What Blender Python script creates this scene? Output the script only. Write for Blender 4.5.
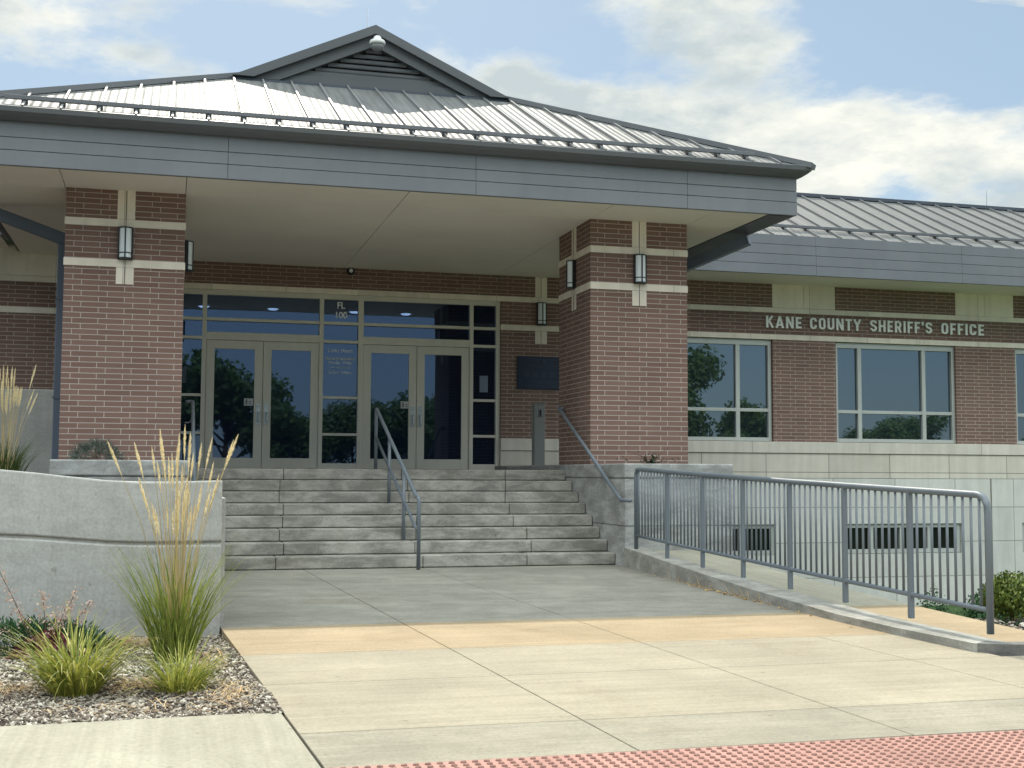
import bpy, bmesh, math, random
from mathutils import Vector, Matrix
R = math.radians
random.seed(7)
scene = bpy.context.scene
for o in list(bpy.data.objects): bpy.data.objects.remove(o)
COL = scene.collection

# ------------------------------------------------------------------ camera, world, sun, exposure
cam_d = bpy.data.cameras.new('camera'); cam = bpy.data.objects.new('camera', cam_d); COL.objects.link(cam)
YAW, PIT, ROL, FPX = 0.26557, 0.07167, 0.00448, 1258.16
fw = Vector((math.sin(YAW)*math.cos(PIT), math.cos(YAW)*math.cos(PIT), math.sin(PIT)))
rt = Vector((math.cos(YAW), -math.sin(YAW), 0)); up = rt.cross(fw)
r2 = math.cos(ROL)*rt + math.sin(ROL)*up; u2 = -math.sin(ROL)*rt + math.cos(ROL)*up
m = Matrix.Identity(4)
for i in range(3):
    m[i][0], m[i][1], m[i][2] = r2[i], u2[i], -fw[i]
m[0][3], m[1][3], m[2][3] = -5.499, -16.163, -0.062
cam.matrix_world = m
cam_d.sensor_width = 36; cam_d.lens = FPX*36/1024; cam_d.clip_start = .1; cam_d.clip_end = 3000
scene.camera = cam
scene.render.resolution_x, scene.render.resolution_y = 1024, 768

SUN = Vector((0.035, 0.69, 0.725)).normalized()           # towards the sun, behind the building
SKY_STRENGTH = 0.10
world = bpy.data.worlds.new('World'); scene.world = world; world.use_nodes = True
wn, wl = world.node_tree.nodes, world.node_tree.links
wn.clear()
def W(t, **k):
    n = wn.new(t)
    for a, b in k.items(): setattr(n, a, b)
    return n
out = W('ShaderNodeOutputWorld'); bg = W('ShaderNodeBackground'); bg.inputs[1].default_value = SKY_STRENGTH
sky = W('ShaderNodeTexSky', sky_type='NISHITA', sun_disc=False)
sky.sun_elevation = math.asin(SUN.z); sky.sun_rotation = math.atan2(SUN.x, SUN.y)
sky.air_density = 1.0; sky.dust_density = 0.8; sky.ozone_density = 1.2
tc = W('ShaderNodeTexCoord'); sep = W('ShaderNodeSeparateXYZ'); wl.new(tc.outputs['Generated'], sep.inputs[0])
def wmath(op, a, b=None, c=None, clamp=False):
    n = W('ShaderNodeMath', operation=op); n.use_clamp = clamp
    for i, v in enumerate((a, b, c)):
        if v is None: continue
        if isinstance(v, (int, float)): n.inputs[i].default_value = v
        else: wl.new(v, n.inputs[i])
    return n.outputs[0]
# clouds: a cloud deck mapped by direction
den = wmath('ADD', wmath('MAXIMUM', sep.outputs[2], 0.0), 0.22)
cx = wmath('DIVIDE', sep.outputs[0], den); cy = wmath('DIVIDE', sep.outputs[1], den)
cz = wmath('MULTIPLY', sep.outputs[2], 1.0)
cmb = W('ShaderNodeCombineXYZ'); wl.new(cx, cmb.inputs[0]); wl.new(cy, cmb.inputs[1]); wl.new(cz, cmb.inputs[2])
def wnoise(scale, detail, rough, off, dist=0.0):
    mp = W('ShaderNodeMapping'); mp.inputs[1].default_value = off
    wl.new(cmb.outputs[0], mp.inputs[0])
    n = W('ShaderNodeTexNoise'); n.inputs['Scale'].default_value = scale; n.inputs['Detail'].default_value = detail
    n.inputs['Roughness'].default_value = rough; n.inputs['Distortion'].default_value = dist
    wl.new(mp.outputs[0], n.inputs['Vector']); return n.outputs['Fac']
big = wnoise(1.7, 10, .58, (3.1, 0.4, 0.2), .1)
# cumulus banks standing in given directions of the sky
def bank(az, el, sx, sz):
    d = Vector((math.sin(R(az))*math.cos(R(el)), math.cos(R(az))*math.cos(R(el)), math.sin(R(el))))
    t = Vector((math.cos(R(az)), -math.sin(R(az)), 0)); b = t.cross(d)
    def dot(v):
        n = W('ShaderNodeVectorMath', operation='DOT_PRODUCT'); wl.new(tc.outputs['Generated'], n.inputs[0]); n.inputs[1].default_value = v
        return n.outputs['Value']
    a = wmath('DIVIDE', dot(t), sx); c = wmath('DIVIDE', dot(b), sz)
    q = wmath('ADD', wmath('MULTIPLY', a, a), wmath('MULTIPLY', c, c))
    g = wmath('POWER', 2.718, wmath('MULTIPLY', q, -1.0))
    return wmath('MULTIPLY', g, wmath('GREATER_THAN', dot(d), 0.0))
banks = [(26, 13.0, .23, .062, 1.0), (17, 15.3, .10, .032, .8), (-12, 19, .12, .05, .42), (-1.3, 17.6, .055, .022, .55), (15, 17.5, .035, .018, .45), (24.6, 21.5, .04, .018, .5), (3, 21, .06, .02, .25),
         (180, 66, 1.1, .62, 1.1), (180, 8, 1.3, .25, -1.3), (90, 62, .6, .5, .6)]  # behind the view: high bank added as fill, negative one clears the reflected sky
tot = None
for az, el, sx, sz, wgt in banks:
    g = wmath('MULTIPLY', bank(az, el, sx, sz), wgt)
    tot = g if tot is None else wmath('ADD', tot, g)
dens = wmath('ADD', wmath('SUBTRACT', big, .572), wmath('MULTIPLY', tot, .27))
cov = W('ShaderNodeMapRange', interpolation_type='SMOOTHSTEP'); wl.new(dens, cov.inputs[0])
cov.inputs[1].default_value = .0; cov.inputs[2].default_value = .10
shade = wnoise(3.2, 9, .62, (9.3, 5.5, 1.2), .1)
shd = W('ShaderNodeMapRange'); wl.new(wmath('SUBTRACT', shade, wmath('MULTIPLY', dens, .9)), shd.inputs[0])
shd.inputs[1].default_value = .33; shd.inputs[2].default_value = .56
ccol = W('ShaderNodeMix', data_type='RGBA'); wl.new(shd.outputs[0], ccol.inputs[0])
ccol.inputs[6].default_value = (2.5, 2.95, 3.3, 1); ccol.inputs[7].default_value = (4.35, 4.5, 4.4, 1)
# clouds opposite the sun, out of view, brightened as added fill for the shaded front
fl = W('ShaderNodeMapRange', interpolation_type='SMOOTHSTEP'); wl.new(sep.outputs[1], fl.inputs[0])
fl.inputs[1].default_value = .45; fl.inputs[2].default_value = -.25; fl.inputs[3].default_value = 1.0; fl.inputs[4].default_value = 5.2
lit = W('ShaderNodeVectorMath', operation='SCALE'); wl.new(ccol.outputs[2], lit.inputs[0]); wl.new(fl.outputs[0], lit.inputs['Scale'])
# soft pale veil over the blue
veil = W('ShaderNodeMix', data_type='RGBA'); veil.inputs[0].default_value = .8
wl.new(sky.outputs[0], veil.inputs[6]); veil.inputs[7].default_value = (1.45, 1.98, 2.4, 1)
mix = W('ShaderNodeMix', data_type='RGBA'); wl.new(cov.outputs[0], mix.inputs[0])
wl.new(veil.outputs[2], mix.inputs[6]); warm = W('ShaderNodeMix', data_type='RGBA', blend_type='MULTIPLY'); warm.inputs[0].default_value = 1.0
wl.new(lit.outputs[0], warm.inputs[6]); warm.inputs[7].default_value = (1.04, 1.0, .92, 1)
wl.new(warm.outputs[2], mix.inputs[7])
wl.new(mix.outputs[2], bg.inputs[0]); wl.new(bg.outputs[0], out.inputs[0])

sd = bpy.data.lights.new('sun', 'SUN'); sd.energy = 2.05; sd.angle = R(.5); sd.color = (1, .93, .80)
so = bpy.data.objects.new('sun', sd); COL.objects.link(so)
so.rotation_euler = SUN.to_track_quat('Z', 'Y').to_euler(); so.location = SUN*60
vs = scene.view_settings
vs.view_transform = 'Standard'; vs.look = 'None'; vs.gamma = 1; vs.use_curve_mapping = False
vs.exposure = 1.2
scene.render.engine = 'CYCLES'
scene.cycles.max_bounces = 7; scene.cycles.diffuse_bounces = 4; scene.cycles.glossy_bounces = 4

# ------------------------------------------------------------------ materials
MATS = {}
class NT:
    def __init__(s, name):
        s.m = bpy.data.materials.new(name); s.m.use_nodes = True
        s.t = s.m.node_tree; s.n = s.t.nodes; s.l = s.t.links
        s.b = s.n['Principled BSDF']; s.o = s.n['Material Output']
        MATS[name] = s.m
    def new(s, t, **k):
        n = s.n.new(t)
        for a, b in k.items(): setattr(n, a, b)
        return n
    def set(s, inp, v):
        if isinstance(v, bpy.types.NodeSocket): s.l.new(v, inp)
        else: inp.default_value = v
    def coord(s, kind='Object', scale=(1, 1, 1)):
        c = s.new('ShaderNodeTexCoord'); mp = s.new('ShaderNodeMapping'); mp.inputs[3].default_value = scale
        s.l.new(c.outputs[kind], mp.inputs[0]); return mp.outputs[0]
    def noise(s, vec, scale, detail=4, rough=.55, dist=0):
        n = s.new('ShaderNodeTexNoise'); s.l.new(vec, n.inputs[0]); n.inputs['Scale'].default_value = scale
        n.inputs['Detail'].default_value = detail; n.inputs['Roughness'].default_value = rough; n.inputs['Distortion'].default_value = dist
        return n.outputs['Fac']
    def ramp(s, fac, *stops):
        r = s.new('ShaderNodeValToRGB'); e = r.color_ramp.elements
        while len(e) < len(stops): e.new(.5)
        for i, (p, c) in enumerate(stops):
            e[i].position = p; e[i].color = (*c, 1) if len(c) == 3 else c
        s.l.new(fac, r.inputs[0]); return r.outputs[0]
    def mixc(s, f, a, b, mode='MIX'):
        n = s.new('ShaderNodeMix', data_type='RGBA', blend_type=mode)
        s.set(n.inputs[0], f)
        for i, v in ((6, a), (7, b)):
            if isinstance(v, tuple) and len(v) == 3: v = (*v, 1)
            s.set(n.inputs[i], v)
        return n.outputs[2]
    def math(s, op, a, b=0.0):
        n = s.new('ShaderNodeMath', operation=op); s.set(n.inputs[0], a); s.set(n.inputs[1], b); return n.outputs[0]
    def bump(s, h, strength=.3, dist=.01):
        n = s.new('ShaderNodeBump'); n.inputs['Strength'].default_value = strength; n.inputs['Distance'].default_value = dist
        s.l.new(h, n.inputs['Height']); s.l.new(n.outputs[0], s.b.inputs['Normal'])
    def col(s, c, rough=.7, metal=0, spec=.4):
        s.set(s.b.inputs['Base Color'], (*c, 1) if isinstance(c, tuple) and len(c) == 3 else c)
        s.set(s.b.inputs['Roughness'], rough); s.b.inputs['Metallic'].default_value = metal
        s.b.inputs['Specular IOR Level'].default_value = spec

def mat_flat(name, c, rough=.6, metal=0, var=.12, scale=3.0, spec=.4, bump=0.0):
    t = NT(name); v = t.coord()
    n = t.noise(v, scale, 5, .6)
    c0 = tuple(x*(1-var) for x in c); c1 = tuple(min(1, x*(1+var)) for x in c)
    t.col(t.ramp(n, (.3, c0), (.7, c1)), rough, metal, spec)
    if bump: t.bump(t.noise(v, scale*30, 3), bump, .004)
    return t.m

def mat_brick():
    t = NT('brick'); uv = t.coord('UV')
    b = t.new('ShaderNodeTexBrick'); t.l.new(uv, b.inputs[0])
    b.offset = 1/3; b.offset_frequency = 2; b.squash = 1
    b.inputs['Scale'].default_value = 1; b.inputs['Mortar Size'].default_value = .0052
    b.inputs['Mortar Smooth'].default_value = .15; b.inputs['Bias'].default_value = 0
    b.inputs['Brick Width'].default_value = .3048; b.inputs['Row Height'].default_value = .0677
    b.inputs['Color1'].default_value = (.172, .103, .084, 1); b.inputs['Color2'].default_value = (.208, .128, .104, 1)
    b.inputs['Mortar'].default_value = (.405, .35, .31, 1)
    big = t.noise(uv, 1.3, 4); fine = t.noise(uv, 60, 3)
    c = t.mixc(.55, b.outputs['Color'], t.ramp(big, (.3, (.84, .85, .86)), (.7, (1.1, 1.08, 1.06))), 'MULTIPLY')
    c = t.mixc(.35, c, t.ramp(fine, (.3, (.75, .75, .75)), (.7, (1.15, 1.15, 1.15))), 'MULTIPLY')
    t.col(c, .85, 0, .25)
    h = t.math('ADD', t.math('MULTIPLY', b.outputs['Fac'], -1.0), t.math('MULTIPLY', fine, .25))
    t.bump(h, .5, .006); return t.m

def mat_stone(name, c, bw, rh, off=0.0, mortar=(.22, .21, .18), msize=.005, var=.10, split=False):
    t = NT(name); uv = t.coord('UV')
    b = t.new('ShaderNodeTexBrick'); t.l.new(uv, b.inputs[0]); b.offset = off; b.offset_frequency = 2
    b.inputs['Scale'].default_value = 1; b.inputs['Mortar Size'].default_value = msize
    b.inputs['Brick Width'].default_value = bw; b.inputs['Row Height'].default_value = rh
    b.inputs['Color1'].default_value = (*[x*(1-var) for x in c], 1); b.inputs['Color2'].default_value = (*[x*(1+var*.6) for x in c], 1)
    b.inputs['Mortar'].default_value = (*mortar, 1)
    n = t.noise(uv, 2.5, 6, .65); f = t.noise(uv, 90, 3)
    st = t.noise(t.coord('UV', (6, .5, 1)), 1.0, 4)
    cc = t.mixc(.6, b.outputs['Color'], t.ramp(n, (.3, (.86, .86, .85)), (.7, (1.08, 1.08, 1.07))), 'MULTIPLY')
    cc = t.mixc(.45, cc, t.ramp(st, (.35, (.80, .79, .76)), (.62, (1.05, 1.05, 1.05))), 'MULTIPLY')
    t.col(cc, .85, 0, .2)
    h = t.math('ADD', t.math('MULTIPLY', b.outputs['Fac'], -1.0), t.math('MULTIPLY', f, .8 if split else .12))
    t.bump(h, .5, .006); return t.m

def mat_concrete(name, c, stain=.0, streak=(1, 1, 1), rough=.88, brush=None, warm=0.0):
    t = NT(name); v = t.coord()
    n = t.noise(v, .9, 7, .62, .3); f = t.noise(v, 45, 4, .7); s = t.noise(t.coord('Object', streak), 1.6, 6, .65)
    cc = t.ramp(n, (.28, tuple(x*.86 for x in c)), (.72, tuple(x*1.10 for x in c)))
    cc = t.mixc(.75, cc, t.ramp(f, (.3, (.78, .78, .77)), (.7, (1.14, 1.14, 1.14))), 'MULTIPLY')
    cc = t.mixc(.35, cc, t.ramp(s, (.35, (.80, .79, .77)), (.6, (1.06, 1.06, 1.06))), 'MULTIPLY')
    if stain:
        k = t.noise(t.coord('Object', (1.1, 1.1, 3.0)), 2.1, 8, .72, .4)
        cc = t.mixc(stain, cc, t.ramp(k, (.42, (.30, .29, .27)), (.60, (1.05, 1.05, 1.04))), 'MULTIPLY')
    # sparse dark specks and hairline scuffs
    sp = t.noise(v, 14, 2, .5)
    cc = t.mixc(.5, cc, t.ramp(sp, (.24, (.55, .53, .5)), (.30, (1, 1, 1))), 'MULTIPLY')
    sc = t.noise(t.coord('Object', (1.4, 9, 1)), 1.5, 5, .75, .8)
    cc = t.mixc(.55, cc, t.ramp(sc, (.29, (.5, .48, .45)), (.335, (1, 1, 1))), 'MULTIPLY')
    vo = t.new('ShaderNodeTexVoronoi'); t.l.new(v, vo.inputs['Vector']); vo.inputs['Scale'].default_value = 2.3
    cc = t.mixc(.45, cc, t.ramp(vo.outputs['Distance'], (.035, (.45, .43, .40)), (.06, (1, 1, 1))), 'MULTIPLY')
    rs = t.noise(t.coord('Object', (.8, .5, .8)), 1.1, 7, .7, .6)
    cc = t.mixc(.30, cc, t.ramp(rs, (.30, (.62, .52, .42)), (.42, (1, 1, 1))), 'MULTIPLY')
    t.col(cc, rough, 0, .25)
    h = f
    if brush:
        w = t.noise(t.coord('Object', brush), 1.0, 3, .6); h = t.math('ADD', f, t.math('MULTIPLY', w, 2.0))
        cc2 = t.mixc(.42, cc, t.ramp(w, (.35, (.80, .80, .78)), (.65, (1.10, 1.10, 1.10))), 'MULTIPLY')
        t.col(cc2, rough, 0, .25)
    t.bump(h, .25, .004); return t.m

def mat_metalpaint(name, c, rough=.45, var=.06, metal=0.0):
    t = NT(name); v = t.coord(); n = t.noise(v, 1.2, 5); s = t.noise(t.coord('Object', (5, 5, .6)), 1.5, 4)
    cc = t.ramp(n, (.3, tuple(x*(1-var) for x in c)), (.7, tuple(x*(1+var) for x in c)))
    cc = t.mixc(.25, cc, t.ramp(s, (.35, (.85, .85, .85)), (.6, (1.05, 1.05, 1.05))), 'MULTIPLY')
    t.col(cc, t.ramp(n, (.3, (rough*.85,)*3), (.7, (rough*1.15,)*3)), metal, .5); return t.m

def mat_roof():
    t = NT('galvanised_roof'); uv = t.coord('UV')
    w = t.new('ShaderNodeTexWave', wave_type='BANDS', bands_direction='X', wave_profile='SIN'); t.l.new(t.coord('UV', (1, 0, 0)), w.inputs[0])
    w.inputs['Scale'].default_value = 3.12
    n = t.noise(t.coord('UV', (14, .8, 1)), 1.0, 5, .65); n2 = t.noise(uv, .7, 4)
    cc = t.ramp(n, (.3, (.11, .11, .107)), (.7, (.19, .19, .185)))
    cc = t.mixc(.4, cc, t.ramp(n2, (.3, (.85, .85, .85)), (.7, (1.1, 1.1, 1.1))), 'MULTIPLY')
    t.col(cc, t.ramp(n, (.3, (.55,)*3), (.7, (.66,)*3)), .25, .3)
    t.bump(t.math('ADD', w.outputs['Fac'], t.math('MULTIPLY', n, .9)), .6, .02); return t.m

def mat_glass(name, tint, refl, dark, thru=0.0):
    t = NT(name)
    t.col(dark, .35, 0, .1)
    g = t.new('ShaderNodeBsdfGlossy'); g.inputs['Roughness'].default_value = .012; g.inputs['Color'].default_value = (*tint, 1)
    lw = t.new('ShaderNodeLayerWeight'); lw.inputs[0].default_value = .25
    f = t.math('ADD', t.math('MULTIPLY', lw.outputs['Fresnel'], .55), refl)
    mx = t.new('ShaderNodeMixShader'); t.l.new(f, mx.inputs[0]); t.l.new(t.b.outputs[0], mx.inputs[1]); t.l.new(g.outputs[0], mx.inputs[2])
    if thru:
        tp = t.new('ShaderNodeBsdfTransparent'); tp.inputs[0].default_value = (.55, .72, 1.0, 1)
        m2 = t.new('ShaderNodeMixShader'); m2.inputs[0].default_value = thru
        t.l.new(t.b.outputs[0], m2.inputs[1]); t.l.new(tp.outputs[0], m2.inputs[2]); t.l.new(m2.outputs[0], mx.inputs[1])
    wv = t.noise(t.coord('Object', (.9, .9, .9)), 1.0, 2)
    bp = t.new('ShaderNodeBump'); bp.inputs['Strength'].default_value = .03; bp.inputs['Distance'].default_value = .02
    t.l.new(wv, bp.inputs['Height']); t.l.new(bp.outputs[0], g.inputs['Normal'])
    t.l.new(mx.outputs[0], t.o.inputs[0]); return t.m

def mat_leaf(name, a, b, rough=.55, trans=.35, scale=2.0):
    t = NT(name); v = t.coord(); n = t.noise(v, scale, 3)
    geo = t.new('ShaderNodeNewGeometry')
    f = t.math('ADD', t.math('MULTIPLY', n, .6), t.math('MULTIPLY', geo.outputs['Random Per Island'], .5))
    cc = t.ramp(f, (.2, a), (.8, b)); t.col(cc, rough, 0, .3)
    tr = t.new('ShaderNodeBsdfTranslucent'); t.l.new(cc, tr.inputs[0])
    mx = t.new('ShaderNodeMixShader'); mx.inputs[0].default_value = trans
    t.l.new(t.b.outputs[0], mx.inputs[1]); t.l.new(tr.outputs[0], mx.inputs[2]); t.l.new(mx.outputs[0], t.o.inputs[0]); return t.m

BRICK = mat_brick()
BAND = mat_stone('cast_stone', (.80, .715, .615), 1.22, 50, 0, (.35, .32, .25), .004)
SILL = mat_stone('sill_stone', (.64, .59, .525), 2.44, 50, 0, (.25, .24, .2), .005)
COURSE = mat_stone('course_stone', (.61, .56, .49), 1.292, .458, 0, (.17, .16, .14), .006, .12)
BASE = mat_stone('base_stone', (.60, .585, .55), 1.31, .655, 0, (.20, .2, .18), .006, .06, True)
CONC = mat_concrete('concrete_wall', (.40, .395, .375), .16, (6, 6, .35))
CHEEK = mat_concrete('weathered_concrete', (.37, .37, .36), .5, (3.0, 3.0, .35))
STEP = mat_concrete('stained_step_concrete', (.34, .325, .29), .58, (1.6, 1, 1.4))
PAVE = mat_concrete('paving_concrete', (.30, .263, .198), .10, (.35, 3, 1), .9, (.6, 26, 1))
PAVE2 = mat_concrete('paving_concrete_worn', (.275, .25, .195), .18, (.35, 3, 1), .9, (.6, 26, 1))
TAN = mat_concrete('paving_concrete_tan', (.315, .243, .155), .10, (.35, 3, 1), .9, (.6, 26, 1))
GREYPAVE = mat_concrete('paving_concrete_grey', (.25, .235, .20), .25, (.5, 2, 1), .9, (.6, 20, 1))
WALK = mat_concrete('brushed_concrete', (.30, .28, .22), .08, (3, .4, 1), .9, (30, .6, 1))
KERB = mat_concrete('kerb_concrete', (.33, .32, .29), .5, (3, 3, 1))
TACT = mat_flat('tactile_brick_red', (.33, .18, .15), .8, 0, .16, 2.0, .2, .3)
DOME = mat_flat('worn_tactile_dome', (.235, .13, .105), .8, 0, .35, 40, .2)
RETK = mat_concrete('kerb_concrete_shade', (.17, .165, .155), .5, (3, 3, 1))  # darker copy of the kerb concrete, painting in shade on the return's front face
ROADC = mat_concrete('road_concrete', (.42, .40, .35), .1, (1, 1, 1))  # unseen road made pale to bounce light onto the shaded front
ASPH = mat_flat('asphalt', (.05, .05, .05), .9, 0, .25, 6, .2, .6)
GRASSG = mat_flat('lawn_green', (.05, .085, .03), .9, 0, .35, .8, .1, .6)
SOIL = mat_flat('dark_soil', (.055, .045, .036), .95, 0, .35, 5, .1, .8)
SOFFIT = mat_flat('soffit_panel', (.80, .735, .66), .75, 0, .05, .8)
FASC = mat_metalpaint('fascia_metal', (.145, .152, .166), .42)
GUT = mat_metalpaint('gutter_metal', (.105, .11, .12), .42)
SEAM = mat_metalpaint('roof_seam_metal', (.17, .17, .17), .5)
DARK = mat_metalpaint('dark_trim_metal', (.045, .055, .075), .45)
GABLE = mat_metalpaint('gable_metal', (.078, .082, .088), .5)
ROOF = mat_roof()
RAIL = mat_metalpaint('rail_metal', (.125, .145, .165), .5, .10, 0)
PIPE = mat_metalpaint('downspout_metal', (.085, .105, .145), .42)
ALU = mat_metalpaint('champagne_aluminium', (.62, .58, .495), .4, .05, .1)
WFRAME = mat_metalpaint('window_aluminium', (.45, .455, .43), .4, .05, .15)
STEEL = mat_metalpaint('brushed_steel', (.45, .46, .47), .3, .05, .8)
GLASS = mat_glass('dark_blue_glass', (.48, .64, .90), .12, (.006, .014, .036), .42)
WGLASS = mat_glass('reflective_glass', (.56, .68, .77), .26, (.008, .014, .02))
BGLASS = mat_glass('basement_glass', (.8, .8, .8), .02, (.006, .007, .008))
BLACK = mat_flat('black_metal', (.018, .018, .02), .4, 0, .1)
WHITEGL = mat_flat('frosted_white_glass', (.74, .78, .80), .35, 0, .04)
WHITE = mat_flat('white_plastic', (.55, .55, .54), .45, 0, .04)
GREYP = mat_flat('grey_plastic', (.16, .165, .17), .4, 0, .05)
LETTER = mat_flat('letter_aluminium', (.78, .77, .72), .4, 0, .04)
NAVY = mat_flat('navy_plaque', (.014, .022, .048), .35, 0, .15, 4)
PLQTXT = mat_flat('plaque_raised_bronze', (.032, .042, .068), .35, 0, .1)
POST = mat_metalpaint('grey_post_metal', (.20, .21, .205), .45)
PAPER = mat_flat('paper', (.17, .21, .27), .8, 0, .05)
VINYL = mat_flat('white_vinyl', (.85, .86, .87), .6, 0, .03)
FADEV = mat_flat('faded_vinyl', (.50, .55, .62), .6, 0, .03)
REED = mat_leaf('reed_blade_green', (.05, .10, .015), (.30, .34, .07))
REEDST = mat_leaf('reed_stem_straw', (.42, .32, .14), (.62, .50, .26))
PLUME = mat_leaf('plume_straw', (.74, .62, .38), (.92, .84, .60), .7, .5, 8)
YELG = mat_leaf('yellow_green_blade', (.06, .115, .015), (.42, .40, .085))
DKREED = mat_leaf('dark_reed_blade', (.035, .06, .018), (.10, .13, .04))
JUN = mat_leaf('juniper_green', (.012, .045, .016), (.05, .12, .04), .6, .15)
HEU = mat_leaf('burgundy_leaf', (.045, .008, .012), (.14, .03, .035), .45, .15)
PINK = mat_leaf('dusty_pink_flower', (.34, .23, .18), (.52, .39, .32), .7, .3, 6)
TWIG = mat_flat('reddish_stem', (.12, .06, .045), .8)
BOX = mat_leaf('boxwood_green', (.02, .055, .01), (.17, .20, .03), .5, .2, 9)
GREYL = mat_leaf('grey_green_leaf', (.06, .075, .06), (.16, .18, .15), .7, .2)
TREEL = mat_leaf('tree_leaf_green', (.035, .075, .018), (.11, .17, .045), .6, .3)
BARK = mat_flat('tree_bark', (.07, .055, .04), .9, 0, .3, 6, .1, .8)
STRAW = mat_leaf('dry_straw', (.32, .19, .09), (.55, .39, .20), .8, .2, 3)

def mat_chips():
    t = NT('mulch_chip'); g = t.new('ShaderNodeNewGeometry')
    c = t.ramp(g.outputs['Random Per Island'], (0, (.04, .031, .025)), (.3, (.15, .12, .095)), (.6, (.31, .265, .215)), (1, (.56, .51, .43)))
    t.col(c, .9, 0, .15); return t.m
CHIP = mat_chips()

# ------------------------------------------------------------------ mesh helpers
class MB:
    def __init__(s): s.v = []; s.f = []; s.mi = []
    def face(s, pts, mi=0):
        i = len(s.v); s.v += [tuple(p) for p in pts]; s.f.append(tuple(range(i, i+len(pts)))); s.mi.append(mi)
    def poly(s, verts, faces, mi=0):
        i = len(s.v); s.v += [tuple(p) for p in verts]
        for f in faces: s.f.append(tuple(i+k for k in f)); s.mi.append(mi)
    def hexa(s, c, mi=0):      # 8 corners: bottom 4 ccw, top 4 ccw
        s.poly(c, [(3, 2, 1, 0), (4, 5, 6, 7), (0, 1, 5, 4), (1, 2, 6, 5), (2, 3, 7, 6), (3, 0, 4, 7)], mi)
    def box(s, x0, x1, y0, y1, z0, z1, mi=0):
        s.hexa([(x0, y0, z0), (x1, y0, z0), (x1, y1, z0), (x0, y1, z0), (x0, y0, z1), (x1, y0, z1), (x1, y1, z1), (x0, y1, z1)], mi)
        return s
    def prism(s, poly, axis, a, b, mi=0):   # poly 2D, extruded along axis
        def P(q, t):
            if axis == 'x': return (t, q[0], q[1])
            if axis == 'y': return (q[0], t, q[1])
            return (q[0], q[1], t)
        n = len(poly); v = [P(q, a) for q in poly]+[P(q, b) for q in poly]
        fs = [tuple(range(n-1, -1, -1)), tuple(range(n, 2*n))]+[(i, (i+1) % n, n+(i+1) % n, n+i) for i in range(n)]
        s.poly(v, fs, mi); return s
    def bar(s, a, b, w, h, upv=(0, 0, 1), mi=0):
        a, b = Vector(a), Vector(b); d = (b-a).normalized(); x = d.cross(Vector(upv)).normalized(); y = x.cross(d)
        q = [(-w/2, -h/2), (w/2, -h/2), (w/2, h/2), (-w/2, h/2)]
        v = [a+x*i+y*j for i, j in q]+[b+x*i+y*j for i, j in q]
        s.poly(v, [(0, 1, 2, 3), (7, 6, 5, 4), (0, 4, 5, 1), (1, 5, 6, 2), (2, 6, 7, 3), (3, 7, 4, 0)], mi); return s
    def tube(s, pts, r, n=10, mi=0, radii=None):
        pts = [Vector(p) for p in pts]; rings = []
        for i, p in enumerate(pts):
            d = (pts[min(i+1, len(pts)-1)]-pts[max(i-1, 0)]).normalized()
            ref = Vector((0, 0, 1)) if abs(d.z) < .9 else Vector((1, 0, 0))
            x = d.cross(ref).normalized(); y = x.cross(d)
            rr = radii[i] if radii else r
            rings.append([p+x*math.cos(2*math.pi*k/n)*rr+y*math.sin(2*math.pi*k/n)*rr for k in range(n)])
        v = [q for rg in rings for q in rg]; fs = []
        for i in range(len(rings)-1):
            for k in range(n): fs.append((i*n+k, i*n+(k+1) % n, (i+1)*n+(k+1) % n, (i+1)*n+k))
        fs.append(tuple(range(n-1, -1, -1))); fs.append(tuple((len(rings)-1)*n+k for k in range(n)))
        s.poly(v, fs, mi); return s
    def lathe(s, prof, c, n=20, mi=0):      # prof: (r, z)
        v = []; fs = []
        for r, z in prof:
            for k in range(n): a = 2*math.pi*k/n; v.append((c[0]+r*math.cos(a), c[1]+r*math.sin(a), c[2]+z))
        for i in range(len(prof)-1):
            for k in range(n): fs.append((i*n+k, i*n+(k+1) % n, (i+1)*n+(k+1) % n, (i+1)*n+k))
        fs.append(tuple(range(n-1, -1, -1))); fs.append(tuple((len(prof)-1)*n+k for k in range(n)))
        s.poly(v, fs, mi); return s
    def build(s, name, mat, parent=None, smooth=False, bevel=0, org=None, fix=True):
        o0 = Vector(org) if org is not None else Vector((0, 0, 0))
        if org is None and parent is not None:
            q = parent
            while q is not None: o0 = o0+Vector(q.location); q = q.parent
        me = bpy.data.meshes.new(name)
        me.from_pydata([tuple(Vector(p)-o0) for p in s.v], [], s.f)
        for mm in (mat if isinstance(mat, (list, tuple)) else [mat]): me.materials.append(mm)
        me.polygons.foreach_set('material_index', s.mi)
        if fix:
            bm = bmesh.new(); bm.from_mesh(me); bmesh.ops.recalc_face_normals(bm, faces=bm.faces[:]); bm.to_mesh(me); bm.free()
        uv = me.uv_layers.new(name='UVMap')
        for p in me.polygons:
            n = p.normal; ax = max(range(3), key=lambda i: abs(n[i]))
            for li in p.loop_indices:
                w = me.vertices[me.loops[li].vertex_index].co + o0
                uv.data[li].uv = (w.y, w.z) if ax == 0 else ((w.x, w.z) if ax == 1 else (w.x, w.y))
        if smooth: me.polygons.foreach_set('use_smooth', [True]*len(me.polygons))
        me.update()
        o = bpy.data.objects.new(name, me); COL.objects.link(o)
        if parent is not None: o.parent = parent
        elif org is not None: o.location = o0
        if bevel:
            b = o.modifiers.new('bevel', 'BEVEL'); b.width = bevel; b.segments = 2; b.limit_method = 'ANGLE'; b.angle_limit = R(40)
        return o

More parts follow.
